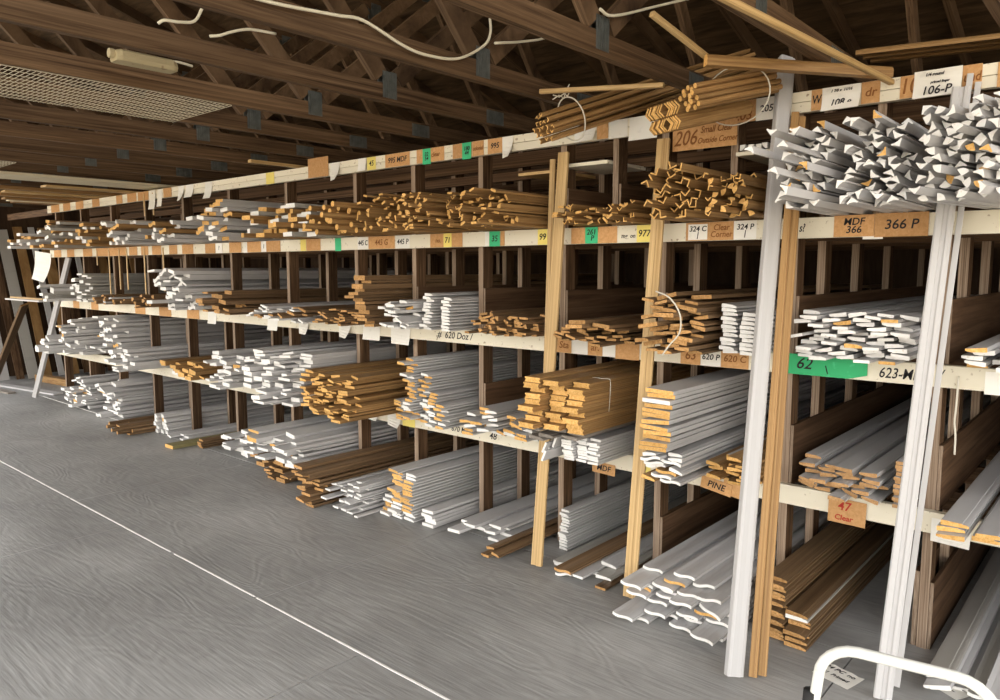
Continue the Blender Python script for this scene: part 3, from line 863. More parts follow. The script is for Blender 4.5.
PROF['mini corner'] = P_chevron(0.0185, 0.0055); NAME['mini corner'] = 'slim_corner_moulding'
h1 = hexes(0.083, 0.0325)
lst = list(bundle(D1P, D1Q, 'mini corner', 'pine', h1, 'x', 0.03))
def label_bundle(lst, noun, where):
    st = sorted(lst, key=lambda t: -t[2])
    for k, (o, i, j) in enumerate(st):
        if k == 0: o['label'] = '%s on top of %s' % (noun, where)
        elif k == len(st) - 1: o['label'] = '%s lowest in %s' % (noun, where)
        else: o['label'] = '%s packed inside %s' % (noun, where)
        o['group'] = 'lengths of %s' % where
label_bundle(lst, 'slim pine corner moulding', 'the string-tied bundle over the top rail')
# second bundle: four fans of nested chevrons and a block of thin round lengths
D2P = Vector((-1.492, 2.86, 2.262))
D2D = Vector((0.40, 0.88, 0.24)).normalized()
D2Q = D2P + D2D * 0.40
PROF['nest chevron'] = P_chevron(0.042, 0.0080); NAME['nest chevron'] = 'chevron_moulding'
NAME['beaded'] = 'beaded_moulding'; PROF['beaded'] = P_round(0.0112, 8)
offs = []
for sx, cnt in ((-1, 7), (1, 5)):
    for lvl in (0, 1):
        for k in range(cnt):
            offs.append((sx * (0.0240 + 0.0160 * k) - 0.150, 0.004 - 0.0615 * lvl, R(-90) if sx < 0 else R(90)))
lst = list(bundle(D2P, D2Q, 'nest chevron', 'pine', offs, 'x', 0.012))
label_bundle(lst, 'nested pine chevron moulding', 'the arrow-ended bundle over the top rail')
offs = [(-0.030 + 0.0236 * a_, -0.024 + 0.0236 * b_ + 0.010 * (a_ % 2), 0.0) for a_ in range(4) for b_ in range(4)]
lst = list(bundle(D2P + Vector((0.0, 0.0, 0.006)), D2P + D2D * 0.45 + Vector((0.0, 0.0, 0.006)), 'beaded', 'pine', offs, 'x', 0.03))
label_bundle(lst, 'thin round pine moulding', 'the block beside the arrow-ended bundle')
# single lengths
def single(p, q, prof, fin, label, spin=0.0, name=None):
    p, q = Vector(p), Vector(q)
    a = (q - p).normalized()
    s = a.cross(Vector((0, 0, 1))).normalized(); u = s.cross(a).normalized()
    o = link(name or NAME[prof], stick_mesh(prof, fin, round((q - p).length, 3)))
    M = Matrix((s, a, u)).transposed().to_4x4() @ Matrix.Rotation(spin, 4, 'Y')
    M.translation = p
    o.matrix_world = M
    return tag(o, label, 'moulding')
PROF['half round'] = [(-0.021, -0.02), (0.021, -0.02)] + [(0.021 * math.cos(R(a)), 0.005 + 0.021 * math.sin(R(a))) for a in (0, 30, 60, 90, 120, 150, 180)]
NAME['half round'] = 'half_round_moulding'
PROF['rod'] = P_rect(0.024, 0.022, 0.004); NAME['rod'] = 'pine_batten'
single((-1.41, 2.86, 2.420), (-0.872, 3.42, 2.3885), 'half round', 'pine', 'single half-round pine length lying across the tied bundles')
single((-2.30, 2.93, 2.446), (-1.70, 3.05, 2.405), 'rod', 'fresh', 'single pine batten resting on top of the far tied bundle')
single((-1.045, 2.20, 2.412), (-0.858, 3.384, 2.345), 'rod', 'fresh', 'long pine batten slanting down to the 10 card on the top rail', name='slanting_batten')
single((-1.506, 2.6, 2.556), (-1.43, 2.97, 2.44), 'rod', 'fresh', 'short pine batten slanting down behind the half-round length', name='short_batten')
for k in range(5):
    single((-1.07 + 0.004 * k, 3.62 + 0.042 * k, 2.545 + 0.012 * (k % 2)), (0.6, 4.05 + 0.042 * k, 2.545 + 0.012 * (k % 2)), 'quarter round', 'pine', 'dark pine length in the bundle lying on the roof chords, %s from front' % NTH[k])

# strings that tie bundles
def cord(name, pts, r, mat, label, cat, n=8, closed=False, seg=6, group=None):
    path = smooth_path(pts, n) if not closed else [Vector(p) for p in pts]
    V, Fc = tube_vf(path, r, seg, closed)
    return tag(link(name, mesh(name, V, Fc, [mat], None, True)), label, cat, group)
def ring(c, axis, rad, rz=None, n=28):
    a = Vector(axis).normalized()
    s = a.cross(Vector((0, 0, 1))).normalized(); u = s.cross(a).normalized()
    rz = rz or rad
    return [tuple(Vector(c) + s * rad * math.cos(2 * math.pi * i / n) + u * rz * math.sin(2 * math.pi * i / n)) for i in range(n)]
ax = D1Q - D1P
c1 = D1P + ax * 0.13
V1, F1 = tube_vf(ring(c1, ax, 0.104), 0.0035, 6, True)
kn = c1 + Vector((-0.03, -0.03, 0.106))
V2, F2 = tube_vf([tuple(kn + Vector(d)) for d in ((-0.05, -0.01, 0.012), (-0.02, 0, 0.0), (0.01, 0, 0.012), (0.03, 0.0, -0.004), (0.055, -0.01, 0.03))], 0.0035, 6)
V3, F3 = tube_vf([tuple(kn + Vector(d)) for d in ((-0.045, -0.02, -0.012), (-0.02, 0, 0.008), (0.0, 0.01, -0.006), (0.03, -0.01, 0.022), (0.04, 0, 0.05))], 0.003, 6)
V, Fc = join([(V1, F1), (V2, F2), (V3, F3)])
tag(link('tie_cord', mesh('tie_cord', V, Fc, ['string'], None, True)), 'white string knotted round the far bundle on the top rail', 'string')
ax2 = D2Q - D2P
c2 = D2P + ax2 * 0.88 + Vector((-0.088, 0.040, 0.0))
V1, F1 = tube_vf(ring(c2, ax2, 0.205, 0.122), 0.003, 6, True)
tag(link('tie_cord', mesh('tie_cord', V1, F1, ['string'], None, True)), 'pale string looped round the arrow-ended bundle', 'string')
cord('tie_cord', [(-1.62, 2.88, 1.50), (-1.55, 2.87, 1.475), (-1.50, 2.87, 1.41), (-1.50, 2.875, 1.33), (-1.55, 2.88, 1.27), (-1.585, 2.885, 1.225)], 0.0035, 'string', 'white string looped over the pine heap on the second shelf', 'string')
cord('hanging_string', [(-0.556, 3.392, 1.175), (-0.557, 3.385, 1.05), (-0.560, 3.39, 0.99), (-0.553, 3.385, 0.94), (-0.552, 3.39, 0.86)], 0.004, 'string', 'white string hanging with a knot below the second rail', 'string')
cord('tie_cord', [(-2.13, 3.16, zr), (-2.06, 3.16, zr), (-2.0285, 3.16, zr), (-2.0225, 3.16, zr - 0.012), (-2.0225, 3.16, zr - 0.06), (-2.0225, 3.155, zr - 0.13), (-2.016, 3.14, zr - 0.16)], 0.0018, 'string', 'thin pale string tied over the bound grooved planks', 'string', 5, seg=5)

# ------------------------------------------------------------------ cards and papers on the rails
YF_ = 3.4014
def px_x(u, y=YF_ - 0.002):
    """where the ray through image column u (at eye height) meets the front of the rails"""
    dx = u - 500.0; h = F_PX * math.cos(PITCH) + 82 * math.sin(PITCH)
    c, s = math.cos(HEAD), math.sin(HEAD)
    return y * (-h * s + dx * c) / (h * c + dx * s)
def px_at(u, v, y):
    dx = u - 500.0; dy = -(v - 350.0)
    h = F_PX * math.cos(PITCH) + dy * math.sin(PITCH); w = -F_PX * math.sin(PITCH) + dy * math.cos(PITCH)
    c, s = math.cos(HEAD), math.sin(HEAD)
    k = y / (h * c + dx * s)
    return (k * (-h * s + dx * c), y, EYE + k * w)

def card(name, mat, x0, x1, z0, z1, label, cat, text=None, ink='ink', size=None, roll=0.0, curl=0.0, lift=0.0, group=None, shear=0.15, fold=0.0, tdx=0.0, tdz=0.0):
    w, h = abs(x1 - x0), abs(z1 - z0)
    n = 6 if (curl or fold) else 1
    V, Fc = [], []
    th = 0.0016 if mat == 'cardboard' else 0.0007
    for i in range(n + 1):
        t = i / n
        z = h * (0.5 - t)
        y = -curl * t ** 2.5
        for sx in (-1, 1):
            yy = y - (fold * t * t if sx > 0 else 0)
            V += [(sx * w / 2, yy - th, z), (sx * w / 2, yy, z)]
    for i in range(n):
        a, b_ = 4 * i, 4 * i + 4
        Fc += [(a, b_, b_ + 2, a + 2), (a + 1, a + 3, b_ + 3, b_ + 1), (a, a + 1, b_ + 1, b_), (a + 2, b_ + 2, b_ + 3, a + 3)]
    Fc += [(0, 2, 3, 1), (4 * n, 4 * n + 1, 4 * n + 3, 4 * n + 2)]
    y = YF_ - 0.0008 - lift
    o = link(name, mesh(name, V, Fc, [mat]), None, ((x0 + x1) / 2, y, (z0 + z1) / 2), (0, roll, 0))
    tag(o, label, cat, group)
    if text:
        size = size or h * 0.6
        t = text_mesh(text, size, ink, shear)
        wid = max(v.co.x for v in t.vertices) - min(v.co.x for v in t.vertices)
        lim = w * 0.9
        if wid > lim:
            for v in t.vertices: v.co.x *= lim / wid
        link('lettering', t, o, (tdx, -th - 0.0012, tdz), (math.pi / 2, 0, 0))
    return o

D0, D1_ = LEV['D'] - 0.089, LEV['D']
C0, C1_ = LEV['C'] - 0.089, LEV['C']
B0, B1_ = LEV['B'] - 0.089, LEV['B']
A0, A1_ = LEV['A'] - 0.089, LEV['A']
TAN, PAP = 'cardboard_label', 'paper_label'
def tan(rail, u0, u1, label, text=None, **k):
    z0, z1 = {'D': (D0, D1_), 'C': (C0, C1_), 'B': (B0, B1_), 'A': (A0, A1_)}[rail]
    e = k.pop('e', 0.0); e0 = k.pop('e0', 0.0)
    return card(TAN, 'cardboard', px_x(u0), px_x(u1), z0 - e0 + 0.001, z1 + e - 0.001, label, 'label', text, **k)
def pap(rail, u0, u1, label, text=None, e0=0.0, e=0.0, mat='paper', **k):
    z0, z1 = {'D': (D0, D1_), 'C': (C0, C1_), 'B': (B0, B1_), 'A': (A0, A1_)}[rail]
    return card({'paper': PAP, 'yellow_note': 'yellow_note', 'green_note': 'green_note'}[mat], mat, px_x(u0), px_x(u1), z0 - e0 + 0.001, z1 + e - 0.001, label, 'note' if mat != 'paper' else 'label', text, **k)

RAILNAME = {'D': 'top rail', 'C': 'third rail', 'B': 'second rail', 'A': 'first rail'}
for rail, spans in (('D', ((55, 63), (67, 74), (79.6, 87), (96, 103), (120, 126), (131, 140), (141.5, 152), (167, 175))),
                    ('C', ((55, 62), (68, 75), (84, 93), (97, 109), (109.5, 127), (130, 138), (142, 149), (153, 162), (170, 178), (183, 194), (206, 216), (230, 242), (248, 261.5), (267, 281), (307, 321))),
                    ('B', ((71, 77), (89, 96), (133, 143), (157, 169), (185, 197)))):
    for k, (a, c) in enumerate(spans):
        tan(rail, a, c, 'plain tan card, %s from the far end of the %s' % (NTH[k], RAILNAME[rail]), group='plain tan cards on the %s' % RAILNAME[rail])
# top rail
pap('D', 153.5, 159.5, 'white paper hanging low beside the far laths on the top rail', e0=0.10, curl=0.02, lift=0.006)
pap('D', 161, 165.5, 'narrow white paper beside the low-hanging one on the top rail', e0=0.08, curl=0.015)
pap('D', 182, 187.5, 'first of three curled white papers on the far top rail', e0=0.05, fold=0.03, curl=0.02)
pap('D', 189.5, 197, 'rounded second of three curled white papers on the far top rail', e0=0.03, curl=0.03)
pap('D', 208.5, 215.5, 'hanging third of three curled white papers on the far top rail', e0=0.06, curl=0.03)
pap('D', 269, 277, 'faded yellow note on the bare white stretch of the top rail', mat='yellow_note', e0=0.004)
tan('D', 311, 331, 'large plain cardboard standing above the edge of the top rail', e=0.055, lift=0.002)
pap('D', 332.5, 342, 'torn white paper right of the large cardboard on the top rail', e0=0.04, fold=0.05)
pap('D', 361, 368.5, 'round white paper on the top rail left of the 995 MDF card', lift=0.006, curl=0.01)
pap('D', 369, 377.5, 'yellow note on the top rail left of the 995 MDF card', mat='yellow_note', text='45', size=0.05)
tan('D', 387, 411, 'tan card lettered 995 MDF on the top rail', '995 MDF', size=0.05)
tan('D', 418, 445, 'long tan card with a green note on the top rail, farther of two', 'clear', size=0.04, tdx=0.05, ink='brown_ink')
pap('D', 424, 432, 'green note on the farther long tan card of the top rail', '32\n54', mat='green_note', e0=0.012, lift=0.003, size=0.034)
tan('D', 453.5, 472.5, 'tan card half covered by a green note on the top rail, nearer of two')
pap('D', 463, 472, 'green note on the nearer tan card of the top rail', '180\n44', mat='green_note', e0=0.012, lift=0.003, size=0.034)
tan('D', 473, 484, 'tan card lettered in faint brown right of the nearer green note', 'colonial', size=0.035, ink='brown_ink')
tan('D', 488, 502, 'tan card lettered 995 left of the folded white paper', '995', size=0.045)
pap('D', 502.3, 513, 'folded white paper hanging left of the far tied bundle', e0=0.035, fold=0.05, e=0.0)
pap('D', 573, 594, 'torn white paper under the far tied bundle', e0=0.0, fold=0.03)
tan('D', 595, 606, 'small tan card under the far tied bundle')
pap('D', 607, 625, 'narrow white paper right of the small tan card', e0=0.004)
pap('D', 627, 655, 'printed white paper hanging under the arrow-ended bundle', '200-S', size=0.035, e0=0.03, curl=0.012, tdz=-0.025)
card('wood_sign', 'cardboard', px_x(670), px_x(733), 2.168, 2.290, 'big wooden sign lettered 206 Small Clear Outside Corner', 'sign', None, lift=0.004)
sg = bpy.data.objects['wood_sign']
for t_, s_, dx_, dz_ in (('206', 0.100, -0.098, -0.006), ('Small Clear', 0.044, 0.062, 0.026), ('Outside Corner', 0.038, 0.066, -0.024)):
    link('lettering', text_mesh(t_, s_, 'brown_ink', 0.3, 0.80), sg, (dx_, -0.0028, dz_), (math.pi / 2, 0, 0))
pap('D', 700, 724, 'creased white paper above the wooden 206 sign', e0=-0.016, lift=0.002)
tan('D', 725, 750, 'tan card lettered 203 right of the wooden 206 sign', '203', e0=0.01, size=0.06, ink='brown_ink', tdz=-0.02)
pap('D', 750.5, 777, 'white paper lettered 205 S left of the tall leaner', '205 S', e0=0.012, size=0.042)
tan('D', 804, 814, 'narrow tan card lettered W right of the tall leaner', 'W', size=0.05)
pap('D', 815, 852, 'white paper lettered 108 E curling off the top rail', None, e0=0.012, curl=0.02, fold=0.01, lift=0.004)
pp = [o for o in COL.objects if o.get('label', '').startswith('white paper lettered 108 E')][0]
for t_, s_, dx_, dz_ in (('108 e', 0.038, 0.0, -0.02), ('1 7/8 x  11/16', 0.015, 0.0, 0.032)):
    link('lettering', text_mesh(t_, s_, 'ink', 0.3), pp, (dx_, -0.014 if dz_ < 0 else -0.003, dz_), (math.pi / 2, 0, 0))
tan('D', 852.5, 870.5, 'tan card lettered dr beside the 108 paper', 'dr', size=0.05, ink='brown_ink')
tan('D', 890, 907, 'tan card with brown 10 left of the 106-P paper', '10', size=0.085, ink='brown_ink')
pap('D', 903.5, 950, 'large white paper lettered 106-P on the top rail', None, e0=0.012, e=0.008, curl=0.02, fold=0.012, lift=0.004)
pp = [o for o in COL.objects if o.get('label', '').startswith('large white paper lettered 106-P')][0]
for t_, s_, dx_, dz_ in (('106-P', 0.044, 0.0, -0.030), ('1/4 round', 0.016, -0.01, 0.034), ('primed finger', 0.012, 0.01, 0.004)):
    link('lettering', text_mesh(t_, s_, 'ink', 0.2), pp, (dx_, -0.026 if dz_ < -0.01 else -0.012, dz_), (math.pi / 2, 0, 0))
tan('D', 950, 969, 'tan card lettered und right of the 106-P paper', 'und', size=0.05, ink='brown_ink', e=0.006)
tan('D', 984, 1006, 'tan card with bold black 10 at the near end of the top rail', '10', size=0.095, e0=0.004)
# third rail
pap('C', 216.8, 223, 'white paper with a dark blot on the third rail', '?', size=0.05, lift=0.003)
pap('C', 244, 248, 'narrow white paper between tan cards on the third rail', e0=0.004)
pap('C', 262, 266.8, 'narrow white paper with a mark on the third rail', '1', size=0.05)
pap('C', 301, 306.5, 'yellow note on the third rail left of the green one', mat='yellow_note')
pap('C', 335.5, 341.5, 'small green note on the third rail under the square strips', mat='green_note', e0=0.008)
card('paper_label', 'paper', px_x(358), px_x(368.6), C0 + 0.004, C1_ - 0.004, 'white paper lettered 445 C on the third rail', 'label', '445 C', size=0.05)
tan('C', 369, 395, 'long tan card lettered 445 G on the third rail', '445 G', size=0.055, ink='brown_ink')
pap('C', 396, 410, 'white paper lettered 445 P on the third rail', '445 P', size=0.05)
tan('C', 430.5, 462.5, 'wide tan card with a yellow note on the third rail', 'no.', size=0.04, ink='brown_ink', tdx=-0.07)
pap('C', 444, 452, 'yellow note on the wide tan card of the third rail', '71', mat='yellow_note', lift=0.003, size=0.05)
card('paper_label', 'paper', px_x(485), px_x(489), C0 + 0.002, C1_ - 0.002, 'narrow paper left of the bright green note on the third rail', 'label')
pap('C', 489.5, 500, 'bright green note at the left of a tan card on the third rail', '35', mat='green_note', lift=0.002, size=0.05, e0=0.002)
tan('C', 500.5, 504.5, 'narrow tan card right of the bright green note')
pap('C', 537.5, 547, 'faded yellow note left of the far pine leaner', '99', mat='yellow_note', size=0.05)
tan('C', 571, 616.5, 'widest tan card with a green note on the third rail', None)
pap('C', 585, 597.5, 'green note lettered 261 on the widest tan card', '261\n P', mat='green_note', lift=0.003, size=0.04)
pap('C', 636, 651, 'yellow note lettered 977 left of the near pine leaner', '977', mat='yellow_note', size=0.048)
tan('C', 685, 708, 'tan card behind the 324 C paper')
pap('C', 687.5, 706.5, 'white paper lettered 324 C with a down arrow', '324 C\n|', lift=0.003, size=0.036, e0=-0.004, e=-0.008)
tan('C', 708.3, 732.3, 'tan card lettered Clear Corner on the third rail', 'Clear\nCorner', size=0.04, ink='brown_ink')
pap('C', 732.5, 755, 'white paper lettered 324 P with a down arrow', '324 P\n|', size=0.036)
tan('C', 832, 872, 'orange card lettered MDF 366 on the third rail', 'MDF\n366', size=0.042, e=0.004, lift=0.001)
tan('C', 872.4, 926, 'orange card lettered 366 P on the third rail', '366 P', size=0.055, e=0.006, e0=0.004, lift=0.002)
pap('C', 861, 881, 'small white scrap stapled under the orange 366 cards', e0=0.012, e=-0.085)
# second rail
pap('B', 206, 214.5, 'cream paper hanging on the far second rail', e0=0.03, mat='paper', curl=0.01)
pap('B', 266, 276, 'first hanging white paper of five on the second rail', e0=0.035, curl=0.012)
pap('B', 297, 307.5, 'second hanging white paper of five on the second rail', e0=0.04, fold=0.04)
pap('B', 337.5, 350, 'third hanging white paper of five, folded to a point', e0=0.035, fold=0.06)
pap('B', 362, 379, 'fourth hanging white paper of five on the second rail', e0=0.035, curl=0.01)
pap('B', 390, 409.5, 'last hanging white paper of five on the second rail', e0=0.045, fold=0.02)
tan('B', 557.5, 572, 'tan card lettered Sta on the second rail', 'Sta', size=0.055, ink='brown_ink')
pap('B', 573, 588.5, 'plain white paper between two tan cards on the second rail')
tan('B', 589, 603.5, 'tan card lettered ar on the second rail', 'ar.', size=0.055, ink='brown_ink')
pap('B', 604, 616.5, 'plain white paper left of the bare tan card on the second rail')
tan('B', 617, 641, 'bare tan card under the pine heap on the second rail', e0=0.006)
tan('B', 683, 703, 'tan card lettered 63 on the second rail', '63', size=0.06, ink='brown_ink')
pap('B', 703.3, 723.5, 'white paper lettered 620 P beside the 63 card', '620 P', size=0.04)
tan('B', 724, 752, 'tan card lettered 620 C left of the tall leaner', '620 C', size=0.045, ink='brown_ink')
# frayed green board
V, Fc = [], []
xa, xb = px_x(785.5), px_x(873)
n = 14
for i in range(n + 1):
    t = i / n
    x = xa + (xb - xa) * t
    zt = B1_ + 0.004 - (0.012 * math.sin(t * 9) ** 2 if t > 0.7 else 0)
    zb = B0 + 0.001 + (0.02 * (t - 0.8) * 5 if t > 0.8 else 0)
    for y in (YF_ - 0.006, YF_ - 0.0008):
        V += [(x, y, zb), (x, y, zt)]
for i in range(n):
    a, b_ = 4 * i, 4 * i + 4
    Fc += [(a, b_, b_ + 1, a + 1), (a + 2, a + 3, b_ + 3, b_ + 2), (a + 1, b_ + 1, b_ + 3, a + 3), (a, a + 2, b_ + 2, b_)]
Fc += [(0, 1, 3, 2), (4 * n, 4 * n + 2, 4 * n + 3, 4 * n + 1)]
gb = tag(link('green_board', mesh('green_board', V, Fc, ['green_paint'])), 'green painted board lettered 62 on the second rail', 'sign')
link('lettering', text_mesh('62', 0.07, 'ink', 0.3), gb, (xa + 0.10, YF_ - 0.0072, B0 + 0.05), (math.pi / 2, 0, 0))
link('lettering', text_mesh('\\', 0.05, 'ink', 0.0), gb, (xa + 0.20, YF_ - 0.0072, B0 + 0.03), (math.pi / 2, 0, 0))
pap('B', 993, 1010, 'brown scrap paper at the near end of the second rail', e0=0.012, e=-0.01)
# writing on the white paint of the rails themselves
def write(text, u0, u1, zc, size, ink='ink', shear=0.2):
    t = text_mesh(text, size, ink, shear)
    xa, xb = px_x(u0), px_x(u1)
    wid = max(v.co.x for v in t.vertices) - min(v.co.x for v in t.vertices)
    for v in t.vertices: v.co.x *= min(1.0, (xb - xa) / wid)
    link('lettering', t, rack, Vector(((xa + xb) / 2, YF_ - 0.0002, zc)) - rack.location, (math.pi / 2, 0, 0))
write('#  620 Doz /', 428, 481, (B0 + B1_) / 2, 0.06)
write('623-MP', 884, 926, (B0 + B1_) / 2 - 0.006, 0.062)
write('/', 941, 950, (B0 + B1_) / 2, 0.07, shear=0.5)
write('mg  on', 620, 635, (C0 + C1_) / 2 - 0.01, 0.03)
write('s?', 797, 803, (C0 + C1_) / 2, 0.05)
write('670 MDF', 440, 482, (A0 + A1_) / 2, 0.05)
write('48', 487, 498, (A0 + A1_) / 2, 0.06)
# first rail
pap('A', 364.5, 376, 'white paper on the first rail below the pine heap, farther of two', e0=0.006, fold=0.03)
pap('A', 385, 400, 'white paper on the first rail below the pine heap, nearer of two', e0=0.02, fold=0.05)
pap('A', 400.3, 413, 'yellow note on the first rail left of the stepped stack', mat='yellow_note', e0=0.004)
pap('A', 647, 655, 'yellow note on the first rail behind the near pine leaner', mat='yellow_note')
card(TAN, 'cardboard', px_x(595.5), px_x(619), A0 - 0.042, A0 + 0.020, 'orange card lettered MDF hanging on the first rail', 'label', 'MDF', size=0.045, roll=R(2), lift=0.004)
card(TAN, 'cardboard', px_x(730), px_x(756), A0 - 0.02, A0 + 0.05, 'second orange card tucked behind the tilted one', 'label', None, roll=R(10), lift=0.003)
card(TAN, 'cardboard', px_x(708), px_x(740), A0 - 0.012, A0 + 0.05, 'tilted orange card lettered PINE on the first rail', 'label', 'PINE', size=0.045, roll=R(9), lift=0.0065)
card(TAN, 'cardboard', px_x(840.5), px_x(880), A0 - 0.035, A0 + 0.075, 'orange card with red 47 Clear on the first rail', 'label', None, lift=0.006, roll=R(1))
pp = [o for o in COL.objects if o.get('label', '').startswith('orange card with red 47')][0]
link('lettering', text_mesh('47', 0.055, 'red_ink', 0.1), pp, (-0.012, -0.003, 0.022), (math.pi / 2, 0, 0))
link('lettering', text_mesh('Clear', 0.034, 'red_ink', 0.1), pp, (-0.012, -0.003, -0.03), (math.pi / 2, 0, 0))
pap('A', 948, 990, 'white paper hanging at the near end of the first rail', e0=0.03, fold=0.02, e=-0.02, lift=0.002)
# white cloth-like paper at the far end of the third shelf
card('paper_sheet', 'paper', px_x(36), px_x(52), 1.44, 1.80, 'large white sheet hanging at the far end of the third rail', 'paper', None, curl=0.05, fold=0.05, lift=0.005, roll=R(4))

# ------------------------------------------------------------------ papers on the floor
def floor_paper(u, v, w, d, rz, label, lines):
    k = px_at(u, v, 3.0)
    dirv = Vector((k[0], k[1], k[2] - EYE)); t = -EYE / dirv.z
    c = dirv * t
    n = 6
    V, Fc = [], []
    for i in range(n + 1):
        for j in range(n + 1):
            x, y = w * (i / n - 0.5), d * (j / n - 0.5)
            V.append((x, y, 0.003 + 0.006 * abs(math.sin(i * 1.3)) * (j / n) ** 2))
    for i in range(n):
        for j in range(n):
            a = i * (n + 1) + j
            Fc.append((a, a + n + 1, a + n + 2, a + 1))
    m_ = len(V)
    V += [(x, y, z - 0.0012) for x, y, z in V]
    Fc += [tuple(q + m_ for q in f[::-1]) for f in Fc]
    o = tag(link('floor_paper', mesh('floor_paper', V, Fc, ['paper']), None, (c.x, c.y, 0.0012), (0, 0, rz)), label, 'paper')
    for (t_, s_, dx, dy) in lines:
        link('lettering', text_mesh(t_, s_, 'ink', 0.2), o, (dx, dy, 0.0105), (0, 0, 0))
floor_paper(838, 677, 0.15, 0.115, R(-16), 'white paper with black writing lying on the floor inside the tube handle', [('24 PC', 0.032, -0.03, 0.025), ('61  Primed', 0.024, 0.0, -0.02), ('no', 0.03, 0.04, 0.025)])
floor_paper(952, 690, 0.12, 0.10, R(-30), 'folded white paper on the floor under the white crown ends', [('~~~~', 0.03, 0, 0.02), ('~~~', 0.03, 0, -0.02)])

# ------------------------------------------------------------------ push cart, only its tube handle in view
cart = empty('push_cart', (-0.31, 1.35, 0))
tag(cart, 'white tubular push cart with a rounded handle hoop', 'cart')
HL, HR, HT = Vector((-0.455, 1.50, 0)), Vector((-0.155, 1.548, 0)), 0.85
def hoop():
    rr = 0.07
    d = (HR - HL).normalized()
    pts = [HL + Vector((-0.03, 0, 0.20)), HL + Vector((-0.018, 0, 0.5)), HL + Vector((-0.006, 0, HT - rr - 0.06))]
    for k in range(7):
        a = R(180 - 15 * k)
        pts.append(HL + d * (rr + rr * math.cos(a)) + Vector((0, 0, HT - rr + rr * math.sin(a))))
    for k in range(7):
        a = R(90 - 15 * k)
        pts.append(HR - d * (rr - rr * math.cos(a)) + Vector((0, 0, HT - rr + rr * math.sin(a))))
    pts += [HR + Vector((0.006, 0, HT - rr - 0.06)), HR + Vector((0.018, 0, 0.5)), HR + Vector((0.03, 0, 0.20))]
    return pts
V, Fc = tube_vf([p - cart.location for p in hoop()], 0.0108, 16)
link('handle', mesh('handle', V, Fc, ['cart_paint'], None, True), cart)
V, Fc = box_vf((-0.19, -0.72, 0.17), (0.20, 0.22, 0.205))
link('deck', mesh('deck', V, Fc, ['cart_paint']), cart)
V, Fc = tube_vf([Vector((-0.158, 0.149, 0.745)), Vector((-0.160, 0.1495, 0.70))], 0.0145, 12)
link('strap', mesh('strap', V, Fc, ['black_rubber'], None, True), cart)
for sx in (-0.15, 0.16):
    for sy in (-0.62, 0.12):
        V, Fc = tube_vf([Vector((sx - 0.015, sy, 0.055)), Vector((sx + 0.015, sy, 0.055))], 0.055, 20)
        wh = link('wheel', mesh('wheel', V, Fc, ['black_rubber']), cart)
        V, Fc = box_vf((sx - 0.022, sy - 0.02, 0.05), (sx + 0.022, sy + 0.02, 0.17))
        link('caster_fork', mesh('caster_fork', V, Fc, ['plate_metal']), cart)

# ------------------------------------------------------------------ under the roof: cables, wire panels, lamp housing, boards
cord('cable', [(-2.31, 1.0, 2.50), (-2.31, 1.407, 2.487), (-2.31, 1.728, 2.512), (-2.31, 1.865, 2.524), (-2.31, 2.064, 2.476), (-2.31, 2.199, 2.466), (-2.31, 2.376, 2.49), (-2.31, 2.534, 2.575), (-2.31, 2.581, 2.64), (-2.33, 2.60, 2.72)], 0.0062, 'white_cable', 'long cream cable draped along a roof chord', 'cable', 6, seg=6)
cord('cable', [(-1.675, 2.50, 2.585), (-1.675, 2.60, 2.585), (-1.675, 2.92, 2.70), (-1.675, 3.27, 2.83), (-1.675, 3.7, 3.0)], 0.0062, 'white_cable', 'cream cable rising from the near gusset plate', 'cable', 6, seg=6)
cord('cable', [(-2.30, 2.60, 2.60), (-2.3, 2.78, 2.645), (-2.3, 2.965, 2.703), (-2.3, 3.1, 2.78)], 0.0062, 'white_cable', 'short cream cable right of the long draped one', 'cable', 6, seg=6)
cord('cable', [(-2.96, 1.39, 2.535), (-2.95, 1.412, 2.55), (-2.95, 1.473, 2.558), (-2.95, 1.535, 2.578), (-2.95, 1.575, 2.65)], 0.0062, 'white_cable', 'S-shaped cream cable end above the lamp housing', 'cable', 6, seg=6)
cord('cable', [(-2.96, 1.60, 2.535), (-2.95, 1.639, 2.545), (-2.95, 1.693, 2.571), (-2.95, 1.777, 2.60), (-2.95, 1.9, 2.61)], 0.0062, 'white_cable', 'bent cream cable end right of the S-shaped one', 'cable', 6, seg=6)
cord('cable', [(-3.60, 1.62, 2.54), (-3.58, 1.68, 2.555), (-3.58, 1.76, 2.575), (-3.58, 1.84, 2.57)], 0.0062, 'white_cable', 'short cream cable end beside the lamp housing', 'cable', 6, seg=6)
def wire_panel(x0, x1, y0, y1, z, label):
    parts = []
    n = int((y1 - y0) / 0.021)
    for i in range(n + 1):
        y = y0 + (y1 - y0) * i / n
        sag = 0.0
        parts.append(box_vf((x0, y - 0.001, z - 0.001), (x1, y + 0.001, z + 0.001)))
    n = int((x1 - x0) / 0.07)
    for i in range(n + 1):
        x = x0 + (x1 - x0) * i / n
        parts.append(box_vf((x - 0.0016, y0, z + 0.0015), (x + 0.0016, y1, z + 0.0045)))
    V, Fc = join(parts)
    return tag(link('hanging_wire_panel', mesh('wire_panel', V, Fc, ['wire_metal'])), label, 'wire panel')
wire_panel(-4.27, -3.62, 0.85, 2.06, 2.424, 'large wire grid panel hung under the roof chords')
wire_panel(-7.45, -6.82, 0.9, 2.02, 2.424, 'smaller-looking wire grid panel under the far roof chords')
